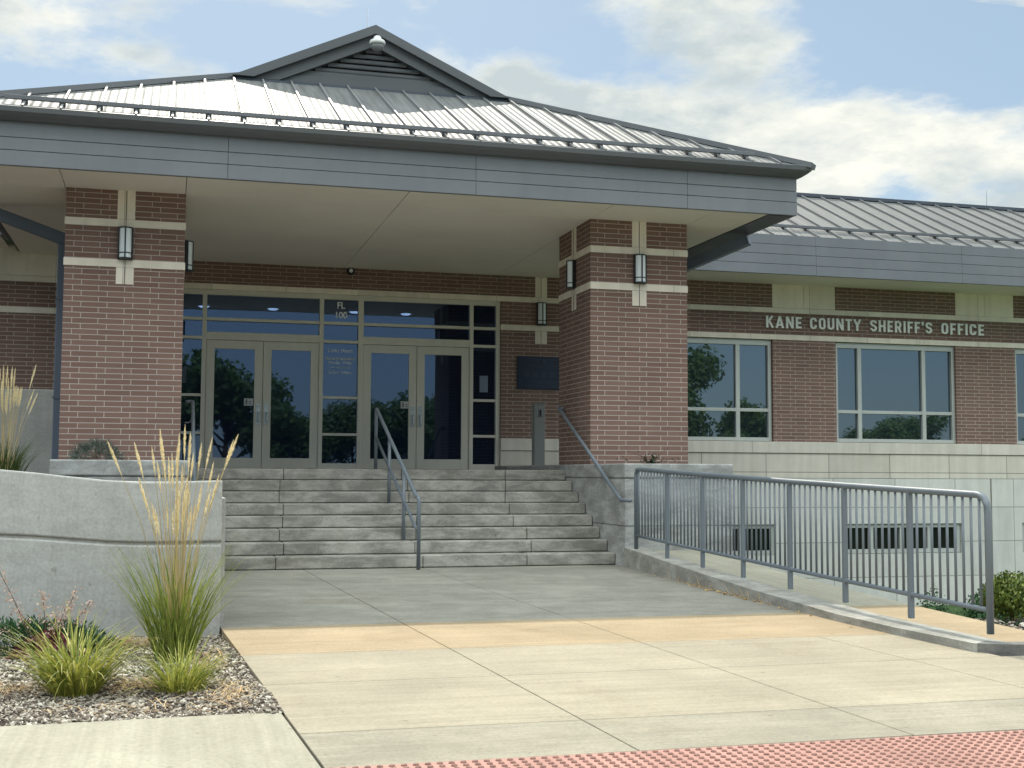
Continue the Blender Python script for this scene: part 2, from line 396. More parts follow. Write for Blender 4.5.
def tag(o, label, cat, group=None):
    o['label'] = label; o['category'] = cat
    if group: o['group'] = group
    return o
def thing(name, label, cat, loc=(0, 0, 0), group=None):
    o = bpy.data.objects.new(name, None); COL.objects.link(o); o.location = loc; o.empty_display_size = .2
    return tag(o, label, cat, group)
def struct(o, kind='structure'): o['kind'] = kind; return o
def clone(root, loc, label, group=None):
    r = root.copy(); COL.objects.link(r); r.location = loc; r['label'] = label
    if group: r['group'] = group
    for c in list(root.children):
        d = c.copy(); COL.objects.link(d); d.parent = r
        for e in list(c.children):
            g = e.copy(); COL.objects.link(g); g.parent = d
    return r
def text_mesh(body, size, mat, name, parent, loc, xscale=1.0, depth=.01, bold=0.0, align='CENTER', spacing=1.0):
    c = bpy.data.curves.new('t', 'FONT'); c.body = body; c.size = size; c.align_x = align; c.extrude = depth/2; c.offset = bold
    c.space_character = spacing
    t = bpy.data.objects.new('t', c); COL.objects.link(t); bpy.context.view_layer.update()
    me = bpy.data.meshes.new_from_object(t.evaluated_get(bpy.context.evaluated_depsgraph_get()))
    bpy.data.objects.remove(t); bpy.data.curves.remove(c)
    # text lies in XY: stand it up facing -Y
    base = Vector((0, 0, 0)); q = parent
    while q is not None: base = base+Vector(q.location); q = q.parent
    for v in me.vertices:
        x, y, z = v.co; v.co = Vector((loc[0]+x*xscale, loc[1]-z, loc[2]+y))-base
    me.materials.clear(); me.materials.append(mat); me.name = name
    o = bpy.data.objects.new(name, me); COL.objects.link(o)
    if parent is not None: o.parent = parent
    return o

# ------------------------------------------------------------------ ground, paving
PZ = lambda y: -1.195+.012*(y+1.1)
TX = lambda x, y: x+.055*(-1.1-y)
# far ground, one sheet to the horizon
def ground_h(x, y):
    z = -1.75
    if x > 1.0 and y > -9:
        t = min(1, max(0, (y+5.9)/2.0)); z = -1.42-1.1*t*t*(3-2*t)
        if x > 22: z = z+(-1.75-z)*min(1, (x-22)/8)
    if y > 15: z = -1.9
    return z
xs = [-1500, -400, -120, -60, -30, -20, -12, -6, -3, 0, .9, 1.0, 1.3, 1.7, 2.2]+[2.2+.8*i for i in range(1, 25)]+[24, 30, 60, 120, 400, 1500]
ys = [-1500, -400, -150, -80, -50, -30, -20, -14, -11.5, -9.6, -9.2]+[-9.0+.7*i for i in range(22)]+[8, 15, 30, 60, 150, 400, 1500]
g = MB(); nx = len(xs)
g.v = [(x, y, ground_h(x, y)) for y in ys for x in xs]
for j in range(len(ys)-1):
    for i in range(nx-1):
        g.f.append((j*nx+i, j*nx+i+1, (j+1)*nx+i+1, (j+1)*nx+i)); xm, ym = (xs[i]+xs[i+1])/2, (ys[j]+ys[j+1])/2
        g.mi.append(1 if (1 <= xm < 5.6 and -9.2 < ym < 5.5) else 0)
struct(g.build('ground', [GRASSG, SOIL], smooth=False, fix=False))
b = MB(); b.box(-60, 60, -22.0, -11.86, -1.70, -1.462)
struct(b.build('road', ROADC))
b = MB(); b.box(-60, 60, -11.86, -11.70, -1.7, -1.345)
struct(b.build('kerb', KERB, bevel=.015))

# plaza slabs
def slab(b, x0, x1, y0, y1, mi, tilt0=True, tilt1=True, gap=.004, th=.10):
    a = lambda x, y, t: TX(x, y) if t else x
    c = [(a(x0, y0, tilt0)+gap, y0+gap), (a(x1, y0, tilt1)-gap, y0+gap), (a(x1, y1, tilt1)-gap, y1-gap), (a(x0, y1, tilt0)+gap, y1-gap)]
    b.hexa([(x, y, PZ(y)-th) for x, y in c]+[(x, y, PZ(y)) for x, y in c], mi)
b = MB()
CX = [-5.36, -3.935, -2.52, -1.10]
rows = [(-6.1, -1.0, 1), (-7.5, -6.1, 2), (-8.65, -7.5, 0), (-10.0, -8.65, 0), (-10.705, -10.0, 3)]
for y0, y1, mi in rows:
    cols = CX if y1 <= -7.4 else CX[:3]
    for i in range(len(cols)-1): slab(b, cols[i], cols[i+1], y0, y1, mi)
    slab(b, cols[-1], .02 if y1 > -8.6 else 4.0, y0, y1, 0 if mi == 3 else mi, True, False)
b2 = MB()
b2.hexa([(.0, -11.2, -1.6), (4, -11.2, -1.6), (4, -8.7, -1.6), (.0, -8.7, -1.6), (.0, -11.2, PZ(-11.2)-.012), (4, -11.2, PZ(-11.2)-.012), (4, -8.7, PZ(-8.7)-.012), (.0, -8.7, PZ(-8.7)-.012)])
b2.hexa([(TX(-5.34, -11.2), -11.2, -1.6), (.0, -11.2, -1.6), (.0, -.9, -1.6), (TX(-5.34, -.9), -.9, -1.6), (TX(-5.34, -11.2), -11.2, PZ(-11.2)-.012), (.0, -11.2, PZ(-11.2)-.012), (.0, -.9, PZ(-.9)-.012), (TX(-5.34, -.9), -.9, PZ(-.9)-.012)])
struct(b.build('paving', [PAVE, GREYPAVE, TAN, PAVE2], bevel=.004))
struct(b2.build('paving_bed', SOIL))
# tactile strip
b = MB(); x0, x1, y0, y1 = -4.84, 6.0, -11.7, -10.712
b.hexa([(x0, y0, -1.45), (x1, y0, -1.45), (x1, y1, -1.45), (x0, y1, -1.45), (x0, y0, PZ(y0)+.003), (x1, y0, PZ(y0)+.003), (x1, y1-.10, PZ(y1)+.003), (x0, y1, PZ(y1)+.003)])
pitch = .052; r0 = 0
for j in range(20):
    for i in range(160):
        x = x0+.03+pitch*i; y = y1-.035-pitch*j-.012*(x-x0)
        if x > 2.2 or y < y0+.02: continue
        z = PZ(y)+.003; v = []
        for rr, h in ((.0145, 0), (.013, .005), (.009, .0085)):
            for k in range(8): a = math.pi*k/4; v.append((x+rr*math.cos(a), y+rr*math.sin(a), z+h))
        fs = [(q*8+k, q*8+(k+1) % 8, (q+1)*8+(k+1) % 8, (q+1)*8+k) for q in range(2) for k in range(8)]+[tuple(range(16, 24))]
        b.poly(v, fs, 1)
struct(b.build('tactile_paving', [TACT, DOME]))
# public pavement at left
b = MB()
for xa, xb in ((-14, -11.5), (-11.5, -9.0), (-9.0, -6.9), (-6.9, -4.945)):
    xe = lambda x, y: TX(-5.364, y)-.002 if x == -4.945 else x
    c = [(xa+.004, -11.7), (xe(xb, -11.7)-.004, -11.7), (xe(xb, -9.45)-.004, -9.452), (xa+.004, -9.54 if xa < -6 else -9.5)]
    b.hexa([(x, y, PZ(y)-.2) for x, y in c]+[(x, y, PZ(y)+.002) for x, y in c])
struct(b.build('sidewalk', WALK, bevel=.006))
# side ramp right of the rail
b = MB()
KT = [(-1.30, -.955), (-1.98, -.985), (-3.74, -1.084), (-5.14, -1.148), (-6.7, -1.203), (-7.6, -1.216), (-8.45, -1.222)]
def kt(y):
    for (a, za), (c, zc) in zip(KT, KT[1:]):
        if c <= y <= a: return za+(zc-za)*(y-a)/(c-a)
    return KT[-1][1] if y < KT[-1][0] else KT[0][1]
yy = [-8.9, -8.45, -7.6, -7.0, -6.08, -5.0, -4.0, -3.0, -2.0, -1.0, 0.5, 2, 3.5, 5.05]
sec = []
for i in range(len(yy)-1):
    y0, y1 = yy[i], yy[i+1]
    zf = lambda y: (kt(y)-.035 if y < -1.3 else -.985)
    xr = lambda y: .98 if y > -7.3 else .98-.12*(-7.3-y)
    b.hexa([(.21, y0, -2.8), (xr(y0), y0, -2.8), (xr(y1), y1, -2.8), (.21, y1, -2.8), (.21, y0, zf(y0)), (xr(y0), y0, zf(y0)), (xr(y1), y1, zf(y1)), (.21, y1, zf(y1))], 1 if y1 <= -6.05 else 0)  # tan starts at the eave's shadow edge, painting the sunlit tone into the slab
struct(b.build('footpath', [WALK, TAN]))
# kerb wall under the railing
b = MB(); prev = None
yy = [-1.42, -1.98, -2.8, -3.74, -4.5, -5.14, -6.0, -6.7, -7.6, -8.45]
kx = lambda y: -.055-.10*max(0, min(1, (-y-1.4)/5.5))+.10*max(0, min(1, (-y-7.2)/1.4))
for y1, y0 in zip(yy, yy[1:]):
    b.hexa([(kx(y0), y0, -1.6), (.215, y0, -1.6), (.215, y1, -1.6), (kx(y1), y1, -1.6), (kx(y0)+.012, y0, kt(y0)), (.215, y0, kt(y0)), (.215, y1, kt(y1)), (kx(y1)+.012, y1, kt(y1))])
tag(b.build('kerb_wall', KERB), 'low stained concrete kerb wall under the long grey railing', 'kerb')
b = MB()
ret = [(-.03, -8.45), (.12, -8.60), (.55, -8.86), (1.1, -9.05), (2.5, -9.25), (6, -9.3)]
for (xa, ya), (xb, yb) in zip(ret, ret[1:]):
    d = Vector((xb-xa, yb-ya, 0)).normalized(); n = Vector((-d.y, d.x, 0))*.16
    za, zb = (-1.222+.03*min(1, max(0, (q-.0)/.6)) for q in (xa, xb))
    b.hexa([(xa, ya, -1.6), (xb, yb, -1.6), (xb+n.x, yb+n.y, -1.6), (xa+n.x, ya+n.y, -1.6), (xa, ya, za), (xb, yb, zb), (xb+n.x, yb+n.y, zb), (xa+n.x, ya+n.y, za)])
tag(b.build('kerb_wall', RETK), 'kerb turning right from the near end of the railing, shade painted in', 'kerb')

# ------------------------------------------------------------------ stairs and cheek walls
ST, SH, EDGE = .295, .149, .98
st = thing('concrete_stairs', 'wide weathered concrete steps rising to the entrance doors', 'stairs', (-2.68, 0, -1.192))
for i in range(8):
    zt = -SH*i; y0 = EDGE-ST*i if i else EDGE
    b = MB(); ya = EDGE-ST*i; yb = ya+ST-.004 if i else 1.9
    segs = [random.uniform(-.08, .08)+x-.03*i for x in (-3.98, -2.35, -.95)]
    ed = [-5.28]+segs+[-.035]
    for a, c in zip(ed, ed[1:]):
        b.box(a+.003, c-.003, ya, yb, zt-SH+.004, zt-.0005)
    b.build('step', STEP, st, bevel=.012)
b = MB(); b.box(-5.30, -.03, EDGE+.02, 5.1, -1.3, -.004)
for i in range(1, 8): b.box(-5.27, -.04, EDGE-ST*i+.03, EDGE-ST*(i-1)+.05, -1.3, -SH*i-.02)
b.build('stair_core', SOIL, st)
b = MB()
for xa, xb in ((-5.3, -3.5), (-3.5, -1.7), (-1.7, -.03)):
    for ya, yb in ((1.905, 3.5), (3.5, 5.11)): b.box(xa+.003, xb-.003, ya, yb, -.03, .0)
b.build('landing', STEP, st, bevel=.004)

def cheek(x0, x1, label):
    o = thing('cheek_wall', label, 'wall', ((x0+x1)/2, -1.4, -1.2))
    b = MB()
    b.box(x0, x1, -1.42, 5.05, -1.6, -.705); b.box(x0+.006, x1-.006, -1.414, 5.0, -.705, -.693)
    b.box(x0, x1, -1.42, 5.05, -.693, -.112)
    b.box(x0+.006, x1-.006, -1.414, 5.0, -.112, -.10)
    b.build('wall_body', CHEEK, o, bevel=.012)
    b = MB(); b.box(x0-.01, x1+.01, -1.43, 5.05, -.10, .08); b.build('wall_cap', CHEEK, o, bevel=.015)
    return o
cheek(-.03, 1.42, 'concrete cheek wall right of the steps with rust and dark stains')
cheek(-6.76, -5.29, 'concrete cheek wall left of the steps, mostly behind the curved planter wall')

# ------------------------------------------------------------------ building
bld = thing('office_building', 'brown brick sheriff office with pillared entrance porch and grey metal hip roofs', 'building', (0, 5.12, -2.6))
YW = 5.12
B1T, B1B, B2T, B2B = 3.071, 2.978, 2.567, 2.472
def wall(x0, x1, z0, z1, b, y=YW, t=.32): b.box(x0, x1, y, y+t, z0, z1)
br = MB()
# right wing brick
for a, c in ((.085, 2.72), (5.33, 6.641), (9.24, 10.59), (13.2, 15.3)): wall(a, c, .565, B2B, br)
wall(.085, 15.3, B2T, B1B, br)
for a, c in ((-5.60, 5.327), (6.641, 9.256), (10.576, 14.5)): wall(a, c, B1T, 3.56, br)
wall(14.5, 15.3, B1T, 3.56, br)
# left wing brick
wall(-20, -5.60, .1, B2B, br); wall(-20, -5.60, B2T, B1B, br)
# end and back walls
br.box(15.0, 15.3, YW+.32, 10.6, .565, 3.56); br.box(-20, 15.3, 10.3, 10.6, -2.6, 3.56); br.box(-20, -19.7, YW+.32, 10.3, -2.6, 3.56)
br.build('brick_wall', BRICK, bld)
bd = MB()
for z0, z1 in ((B1B, B1T),): bd.box(-20, 15.31, YW-.012, YW+.3, z0, z1)
bd.box(.085, 15.31, YW-.012, YW+.3, B2B, B2T); bd.box(-20, -5.60, YW-.012, YW+.3, B2B, B2T)
bd.build('stone_band', BAND, bld, bevel=.004)
PNL = []
for a, c in ((5.327, 6.641), (9.256, 10.576)):
    m_ = (a+c)/2; PNL += [(a+.004, m_-.003), (m_+.003, c-.004)]
PNL += [(-20+1.31*i+.003, -20+1.31*i+1.307) for i in range(11)]
for a, c in PNL:
    pn = MB(); pn.box(a, c, YW-.004, YW+.3, B1T+.004, 3.56); pn.build('stone_panel', BAND, bld, bevel=.003)
s = MB(); s.box(.085, 15.33, YW-.03, YW+.3, .356, .565); s.build('stone_sill', SILL, bld, bevel=.006)
s = MB(); s.box(.085, 15.31, YW-.006, YW+.3, -.105, .350); s.box(-20, -5.6, YW-.006, YW+.3, -2.6, .1); s.build('stone_course', COURSE, bld)
s = MB()
WB = ((2.78, 5.36), (6.74, 9.30), (10.66, 13.2))
s.box(.085, 15.31, YW, YW+.3, -.965, -.111); s.box(.085, 15.31, YW, YW+.3, -2.8, -1.53)
for a, c in ((.085, 2.78), (5.36, 6.74), (9.30, 10.66), (13.2, 15.31)): s.box(a, c, YW, YW+.3, -1.53, -.965)
s.box(15.0, 15.31, YW+.3, 10.6, -2.8, .56)
s.build('stone_base', BASE, bld)
# dark interior behind all glazing
for xa, xb in ((-19.6, -5.56), (.08, 14.9)):
    s = MB(); s.box(xa, xb, YW+.33, YW+.36, -2.5, 3.3); s.build('inner_lining', BLACK, bld)
LOB = mat_flat('lobby_wall_paint', (.30, .29, .27), .8); LOBF = mat_flat('lobby_floor_tile', (.14, .13, .12), .3)
s = MB(); s.box(-5.7, .2, 10.1, 10.2, 0, 3.1); s.box(-5.7, -5.56, YW+.33, 10.1, 0, 3.1); s.box(.08, .2, YW+.33, 10.1, 0, 3.1); s.box(-5.7, .2, YW+.33, 10.2, 2.96, 3.1); s.build('lobby_wall', LOB, bld)
s = MB(); s.box(-5.7, .2, YW+.15, 10.2, -.1, -.002); s.build('lobby_floor', LOBF, bld)
s = MB(); s.box(-3.6, -.9, 8.6, 9.1, 0, 1.1); s.box(-3.65, -.85, 8.5, 9.15, 1.1, 1.15); s.build('reception_counter', LOBF, bld)
# control joints
SEAL = mat_flat('joint_sealant', (.20, .18, .16), .8)
for x, z0, z1 in ((9.97, -2.7, -.11), (.08, B1T, 3.46), (-6.87, .1, 3.5)):
    s = MB(); s.box(x-.006, x+.006, YW-.016, YW+.01, z0, z1); s.build('control_joint', SEAL, bld)

# wing windows
def window(x0, x1, z0, z1, xm, zm, name='window', fr=WFRAME, gl=WGLASS, w=.065, yf=YW+.05, head=.065):
    f = MB(); d = .09
    f.box(x0, x0+w, yf, yf+d, z0, z1); f.box(x1-w, x1, yf, yf+d, z0, z1)
    f.box(x0+w, x1-w, yf, yf+d, z1-head, z1); f.box(x0+w, x1-w, yf, yf+d, z0, z0+w)
    xe = [x0+w]+[q for m_ in xm for q in (m_-w*.62, m_+w*.62)]+[x1-w]
    for m_ in xm: f.box(m_-w*.62, m_+w*.62, yf+.002, yf+d, z0+w, z1-head)
    ze = [z0+w]+[q for m_ in zm for q in (m_-.03, m_+.03)]+[z1-head]
    for i in range(0, len(xe), 2):
        for zq in zm: f.box(xe[i], xe[i+1], yf+.004, yf+d, zq-.03, zq+.03)
    o = f.build(name, fr, bld, bevel=.003)
    for i in range(0, len(xe), 2):
        for j in range(0, len(ze), 2):
            g = MB(); g.box(xe[i]-.01, xe[i+1]+.01, yf+.055+random.uniform(0, .004), yf+.07, ze[j]-.01, ze[j+1]+.01)
            # a hair of tilt so neighbouring panes mirror slightly different things
            a, c = random.uniform(-.0012, .0012), random.uniform(-.0012, .0012)
            g.v = [(x, y+a*(x-x0)+c*(z-z0), z) for x, y, z in g.v]
            g.build('glass_pane', gl, o, org=tuple(bld.location))
    return o
for x0 in (2.72, 6.64, 10.59):
    window(x0, x0+2.6, .575, 2.462, (x0+.53, x0+1.92), (1.15,), head=.10)
for x0, x1 in WB:
    window(x0+.01, x1-.01, -1.52, -.975, (x0+.62, x0+1.90-.02, x0+1.28), (), gl=BGLASS, w=.075, yf=YW+.04)
# rows of dim shelf-like shapes are not modelled: the basement panes stay dark

# storefront
f = MB(); yf, d = YW+.03, .12; W5 = .06
VERT = [(-5.56, -5.49), (-5.015, -4.945), (-3.085, -3.015), (-2.425, -2.335), (-.47, -.404), (.005, .08)]
for a, c in VERT: f.box(a, c, yf, yf+d, .0, 2.978)
f.box(-5.49, .005, yf+.004, yf+d, 2.895, 2.978)
SIDE = [(-5.49, -5.015), (-3.015, -2.425), (-.404, .005)]; DOORS = [(-4.945, -3.085), (-2.335, -.47)]
HB = [(.0, .11), (.575, .62), (1.20, 1.245), (2.15, 2.20), (2.465, 2.515)]
for a, c in SIDE:
    for z0, z1 in HB: f.box(a, c, yf+.006, yf+d, z0, z1)
for a, c in DOORS:
    f.box(a, c, yf+.002, yf+d, 2.145, 2.275); f.box(a, c, yf+.006, yf+d, 2.465, 2.515); f.box(a, c, yf, yf+d, 0, .018)
fo = f.build('storefront_frame', ALU, bld, bevel=.003)
def pane(x0, x1, z0, z1, par, y=YW+.10, mat=GLASS, nm='glass_pane'):
    g = MB(); g.box(x0-.008, x1+.008, y, y+.014, z0-.008, z1+.008)
    a, c = random.uniform(-.0015, .0015), random.uniform(-.0015, .0015)
    g.v = [(px, py+a*(px-x0)+c*(pz-z0), pz) for px, py, pz in g.v]
    return g.build(nm, mat, par, org=tuple(bld.location))
for a, c in SIDE:
    for z0, z1 in ((.11, .575), (.62, 1.20), (1.245, 2.15), (2.20, 2.465), (2.515, 2.895)): pane(a, c, z0, z1, fo)
for a, c in DOORS:
    for z0, z1 in ((2.275, 2.465), (2.515, 2.895)): pane(a, c, z0, z1, fo)
for a, c in DOORS:
    mid = (a+c)/2
    for k, (x0, x1) in enumerate(((a+.004, mid-.004), (mid+.004, c-.004))):
        b = MB(); y0, y1 = YW+.045, YW+.095; sw = .135
        b.box(x0, x0+sw, y0, y1, .022, 2.14); b.box(x1-sw, x1, y0, y1, .022, 2.14)
        b.box(x0+sw, x1-sw, y0, y1, 2.0, 2.14); b.box(x0+sw, x1-sw, y0, y1, .022, .19)
        dr = b.build('door', ALU, bld, bevel=.003)
        pane(x0+sw, x1-sw, .19, 2.0, dr, YW+.066)
        hx = x1-.062 if k == 0 else x0+.062
        h = MB(); h.box(hx-.036, hx+.036, y0-.008, y0, .74, 1.10)
        h.tube([(hx, y0-.05, .78), (hx, y0-.06, .80), (hx, y0-.06, .93), (hx, y0-.05, .95)], .016, 8)
        h.box(hx-.018, hx+.018, y0-.055, y0-.006, .775, .80); h.box(hx-.018, hx+.018, y0-.055, y0-.006, .93, .955)
        h.lathe([(.0, 0), (.016, 0), (.016, .02), (0, .02)], (hx, y0-.012, 1.04), 10)
        h.build('handle', STEEL, dr, org=tuple(bld.location), bevel=.003)
# lettering on the glass of the centre light
t = text_mesh('FL', .155, VINYL, 'lettering', None, (-2.72, YW+.094, 2.752), .95, .003, .002)
t2 = text_mesh('100', .155, VINYL, 'lettering', None, (-2.72, YW+.094, 2.585), .95, .003, .002)
for q in (t, t2):
    q.parent = fo; q.location = Vector((0, 0, 0))-Vector(bld.location)
for txt, sz, z, mt in (('Lobby Hours', .088, 2.00, VINYL), ('Visiting This Office', .052, 1.915, FADEV), ('Monday - Friday', .066, 1.80, VINYL), ('Closed Holidays', .046, 1.725, FADEV), ('8:30am - 5:00pm', .062, 1.635, VINYL)):
    if txt in ('Visiting This Office', 'Closed Holidays'): continue
    q = text_mesh(txt, sz, mt, 'lettering', None, (-2.72, YW+.094, z), .92, .002, .0)
    q.parent = fo; q.location = -Vector(bld.location)
lb = MB()
for z, w in ((1.895, .52), (1.875, .46), (1.735, .34)):
    x = -2.72-w/2
    while x < -2.72+w/2:
        wd = random.uniform(.03, .09); lb.box(x, min(x+wd, -2.72+w/2), YW+.093, YW+.096, z-.006, z+.012); x += wd+.018
lb.box(-2.99, -2.45, YW+.093, YW+.096, 1.862, 1.866)
q = lb.build('lettering', FADEV, fo, org=tuple(bld.location))

LAMP = bpy.data.materials.new('lit_lamp'); LAMP.use_nodes = True
LAMP.node_tree.nodes['Principled BSDF'].inputs['Emission Color'].default_value = (1, .95, .85, 1); LAMP.node_tree.nodes['Principled BSDF'].inputs['Emission Strength'].default_value = 2.2
for i, (x, y) in enumerate(((-4.95, 7.1), (-3.72, 7.1), (-2.22, 7.1), (-1.25, 7.1))):
    o = thing('ceiling_light', 'round recessed light glowing in the lobby ceiling behind the glass over the doors', 'ceiling light', (x, y, 2.95), 'recessed lights in the lobby ceiling')
    b = MB(); b.lathe([(0, -.035), (.06, -.03), (.11, -.004), (.11, .0), (0, .0)], (x, y, 2.952), 18); b.build('lens', LAMP, o)
    b = MB(); b.lathe([(.113, -.012), (.14, -.012), (.14, .0), (.113, .0)], (x, y, 2.956), 18); b.build('trim_ring', WHITE, o)
# pillars
PW = 1.4224
def pillar(x0):
    b = MB()
    for z0, z1 in ((-.2, B2B), (B2T, B1B), (B1T, 3.46)): b.box(x0, x0+PW, 0, PW, z0, z1)
    # brick coordinates start at the pillar's own corner
    p_ = b.build('brick_pillar', BRICK, bld)
    uv = p_.data.uv_layers[0].data
    for i in range(len(uv)): uv[i].uv = (uv[i].uv[0]-(x0 if abs(uv[i].uv[0]-x0) < 2.0 and x0 < -2 else 0)+.0976, uv[i].uv[1])
    s = MB()
    for z0, z1 in ((B2B, B2T), (B1B, B1T)): s.box(x0-.010, x0+PW+.010, -.010, PW+.010, z0, z1)
    s.build('stone_band', BAND, p_, org=tuple(bld.location), bevel=.004)
    c = x0+PW/2; e = .006
    for z0, z1 in ((B1T+.002, 3.455), (2.262, B2B-.002)):
        for q in (-1, 1):
            xa, xb = sorted((c+q*.004, c+q*.105))
            ya, yb = sorted((PW/2+q*.004, PW/2+q*.105))
            for bx in ((xa, xb, -e, .1, z0, z1), (x0-e, x0+.1, ya, yb, z0, z1), (x0+PW-.1, x0+PW+e, ya, yb, z0, z1)):
                k = MB(); k.box(*bx); k.build('accent_stone', BAND, p_, org=tuple(bld.location), bevel=.003)
    for bx in ((c-.005, c+.005, -.0115, .05, 2.262, 3.455), (x0-.0115, x0+.05, PW/2-.005, PW/2+.005, 2.262, 3.455), (x0+PW-.05, x0+PW+.0115, PW/2-.005, PW/2+.005, 2.262, 3.455)):
        j = MB(); j.box(*bx); j.build('control_joint', MATS['joint_sealant'], p_, org=tuple(bld.location))
pillar(-6.79); pillar(0.0)
# facade accent stones beside the doors
for z0, z1 in ((B1T+.002, 3.45), (2.245, B2B-.002)):
    for xa, xb in ((.71, .815), (.823, .928)):
        k = MB(); k.box(xa, xb, YW-.006, YW+.1, z0, z1); k.build('accent_stone', BAND, bld, bevel=.003)

# porch soffit
sf = MB()
XS = [-7.86, -6.80, -5.37, -2.69, 0.0, 1.43, 2.19]; YS = [-.96, 0.0, 1.43, 3.3, 5.11]
for xa, xb in zip(XS, XS[1:]):
    for ya, yb in zip(YS, YS[1:]):
        sf.box(xa+.005, xb-.005, ya+.005, yb-.005, 3.435, 3.455)
sf.build('soffit', SOFFIT, bld)
sf = MB(); sf.box(-7.9, 2.55, -.96, 5.11, 3.462, 3.50); sf.build('soffit_backing', BLACK, bld)
for xa, xb in ((2.195, 2.545), (-7.905, -7.865)):
    sf = MB(); sf.box(xa, xb, -.96, 3.97, 3.425, 3.445); sf.build('soffit_edge', DARK, bld)
# porch fascia boards
fa = MB()
XJ = [-7.95, -4.9, -1.86, 1.0, 2.59]
for z0, z1, o in ((3.432, 3.604, 0), (3.612, 3.754, .004), (3.762, 3.985, .008)):
    for xa, xb in zip(XJ, XJ[1:]): fa.box(xa+(.002 if xa > -7.9 else 0), xb-(.002 if xb < 2.5 else 0), -1.02+o, -.96, z0, z1)
    for x0, x1 in ((2.545, 2.59-o), (-7.95+o, -7.905)):
        fa.box(x0, x1, -.96, 4.0, z0, z1)
fa.build('fascia', FASC, bld, bevel=.003)
# porch gutter: ogee profile run round three sides with mitres
prof = [(0, 3.935), (.05, 3.945), (.11, 3.985), (.150, 4.02), (.165, 4.075), (.150, 4.085), (.135, 4.07), (0, 4.03)]
gm = MB(); path = [(-7.95, 4.0, (-1, 0)), (-7.95, -1.02, (-1, -1)), (2.59, -1.02, (1, -1)), (2.59, 4.0, (1, 0))]
rings = [[(x+dx*o_, y+dy*o_, z) for o_, z in prof] for x, y, (dx, dy) in path]
n = len(prof); v = [q for r_ in rings for q in r_]; fs = []
for i in range(3):
    for k in range(n): fs.append((i*n+k, i*n+(k+1) % n, (i+1)*n+(k+1) % n, (i+1)*n+k))
fs += [tuple(range(n)), tuple(range(3*n, 4*n))]
gm.poly(v, fs); gm.build('gutter', GUT, bld)

# porch roof
SL = .48; EX0, EX1, EY, EZ = -8.12, 2.76, -1.165, 4.065; RX = (EX0+EX1)/2; GY = 2.36
HS = GY-EY; ZG = EZ+SL*HS; ZR = EZ+SL*(RX-EX0)
rf = MB()
rf.face([(EX0, EY, EZ), (EX1, EY, EZ), (EX1-HS, GY, ZG), (EX0+HS, GY, ZG)])
rf.face([(EX1, EY, EZ), (EX1, 12, EZ), (RX, 12, ZR), (RX, GY, ZR), (EX1-HS, GY, ZG)])
rf.face([(EX0, EY, EZ), (EX0+HS, GY, ZG), (RX, GY, ZR), (RX, 12, ZR), (EX0, 12, EZ)])
rf.face([(EX0, 12, EZ), (RX, 12, ZR), (EX1, 12, EZ)])
rf.face([(EX0, EY, EZ-.03), (EX1, EY, EZ-.03), (EX1, 12, EZ-.03), (EX0, 12, EZ-.03)])
sm = rf
def seam(b, p0, p1, nrm, h=.036, w=.024):
    nv = Vector(nrm).normalized()*h/2; b.bar(Vector(p0)+nv, Vector(p1)+nv, w, h, nrm, 1)
nf = (0, -SL, 1)
x = -8.05+.03
while x < EX1:
    e = min(HS, x-EX0, EX1-x)
    if e > .06: seam(sm, (x, EY, EZ), (x, EY+e, EZ+SL*e), nf)
    x += .412
y = EY+.3
while y < 12:
    e = min(EX1-RX, y-EY) if y < GY else EX1-RX
    seam(sm, (EX1, y, EZ), (EX1-e, y, EZ+SL*e), (SL, 0, 1)); seam(sm, (EX0, y, EZ), (EX0+e, y, EZ+SL*e), (-SL, 0, 1)); y += .412
roof = rf.build('roof', [ROOF, SEAM], bld, fix=False)
rc = MB()
for xa, xb in ((EX0, EX0+HS), (EX1, EX1-HS)):
    a, c = Vector((xa, EY, EZ+.015)), Vector((xb, GY, ZG+.015))
    rc.bar(a, c, .20, .07, (0, 0, 1))
rc.bar((RX, 2.5, ZR-.01), (RX, 12, ZR-.01), .26, .04)
rc.build('ridge_cap', GUT, roof, org=tuple(bld.location))
# gablet
gb = MB(); ZB = 5.655; ap = 6.59; hw = 2.06; gs = (ap-ZB)/hw
gb.prism([(RX-hw+.05, ZB-.05), (RX+hw-.05, ZB-.05), (RX, ap-.06)], 'y', GY-.02, GY+.05)
gl = gb.build('gable_wall', GABLE, bld)
def rake(b, o0, o1, y0, y1):      # boards between two vertical offsets below the outer line
    for q in (-1, 1):
        a = [(RX, ap-o0), (RX+q*hw-q*0, ZB-0*o0), ]
        # clip at base z = ZB
        xo = RX+q*(ap-o0-ZB)/gs; xi = RX+q*(ap-o1-ZB)/gs
        b.prism([(RX, ap-o0), (xo, ZB), (xi, ZB), (RX, ap-o1)], 'y', y0, y1)
rk = MB(); rake(rk, 0, .135, 1.99, 2.5); rake(rk, .138, .30, 2.07, 2.5)
rk.build('rake_board', GABLE, gl, org=tuple(bld.location))
bs = MB(); bs.box(RX-(ap-.3-ZB)/gs, RX+(ap-.3-ZB)/gs, 2.12, 2.4, ZB-.01, ZB+.115); bs.box(RX-(ap-.3-ZB-.12)/gs, RX+(ap-.3-ZB-.12)/gs, 2.14, 2.4, ZB+.12, ZB+.20)
bs.build('base_trim', GABLE, gl, org=tuple(bld.location))
lv = MB(); z = ZB+.21
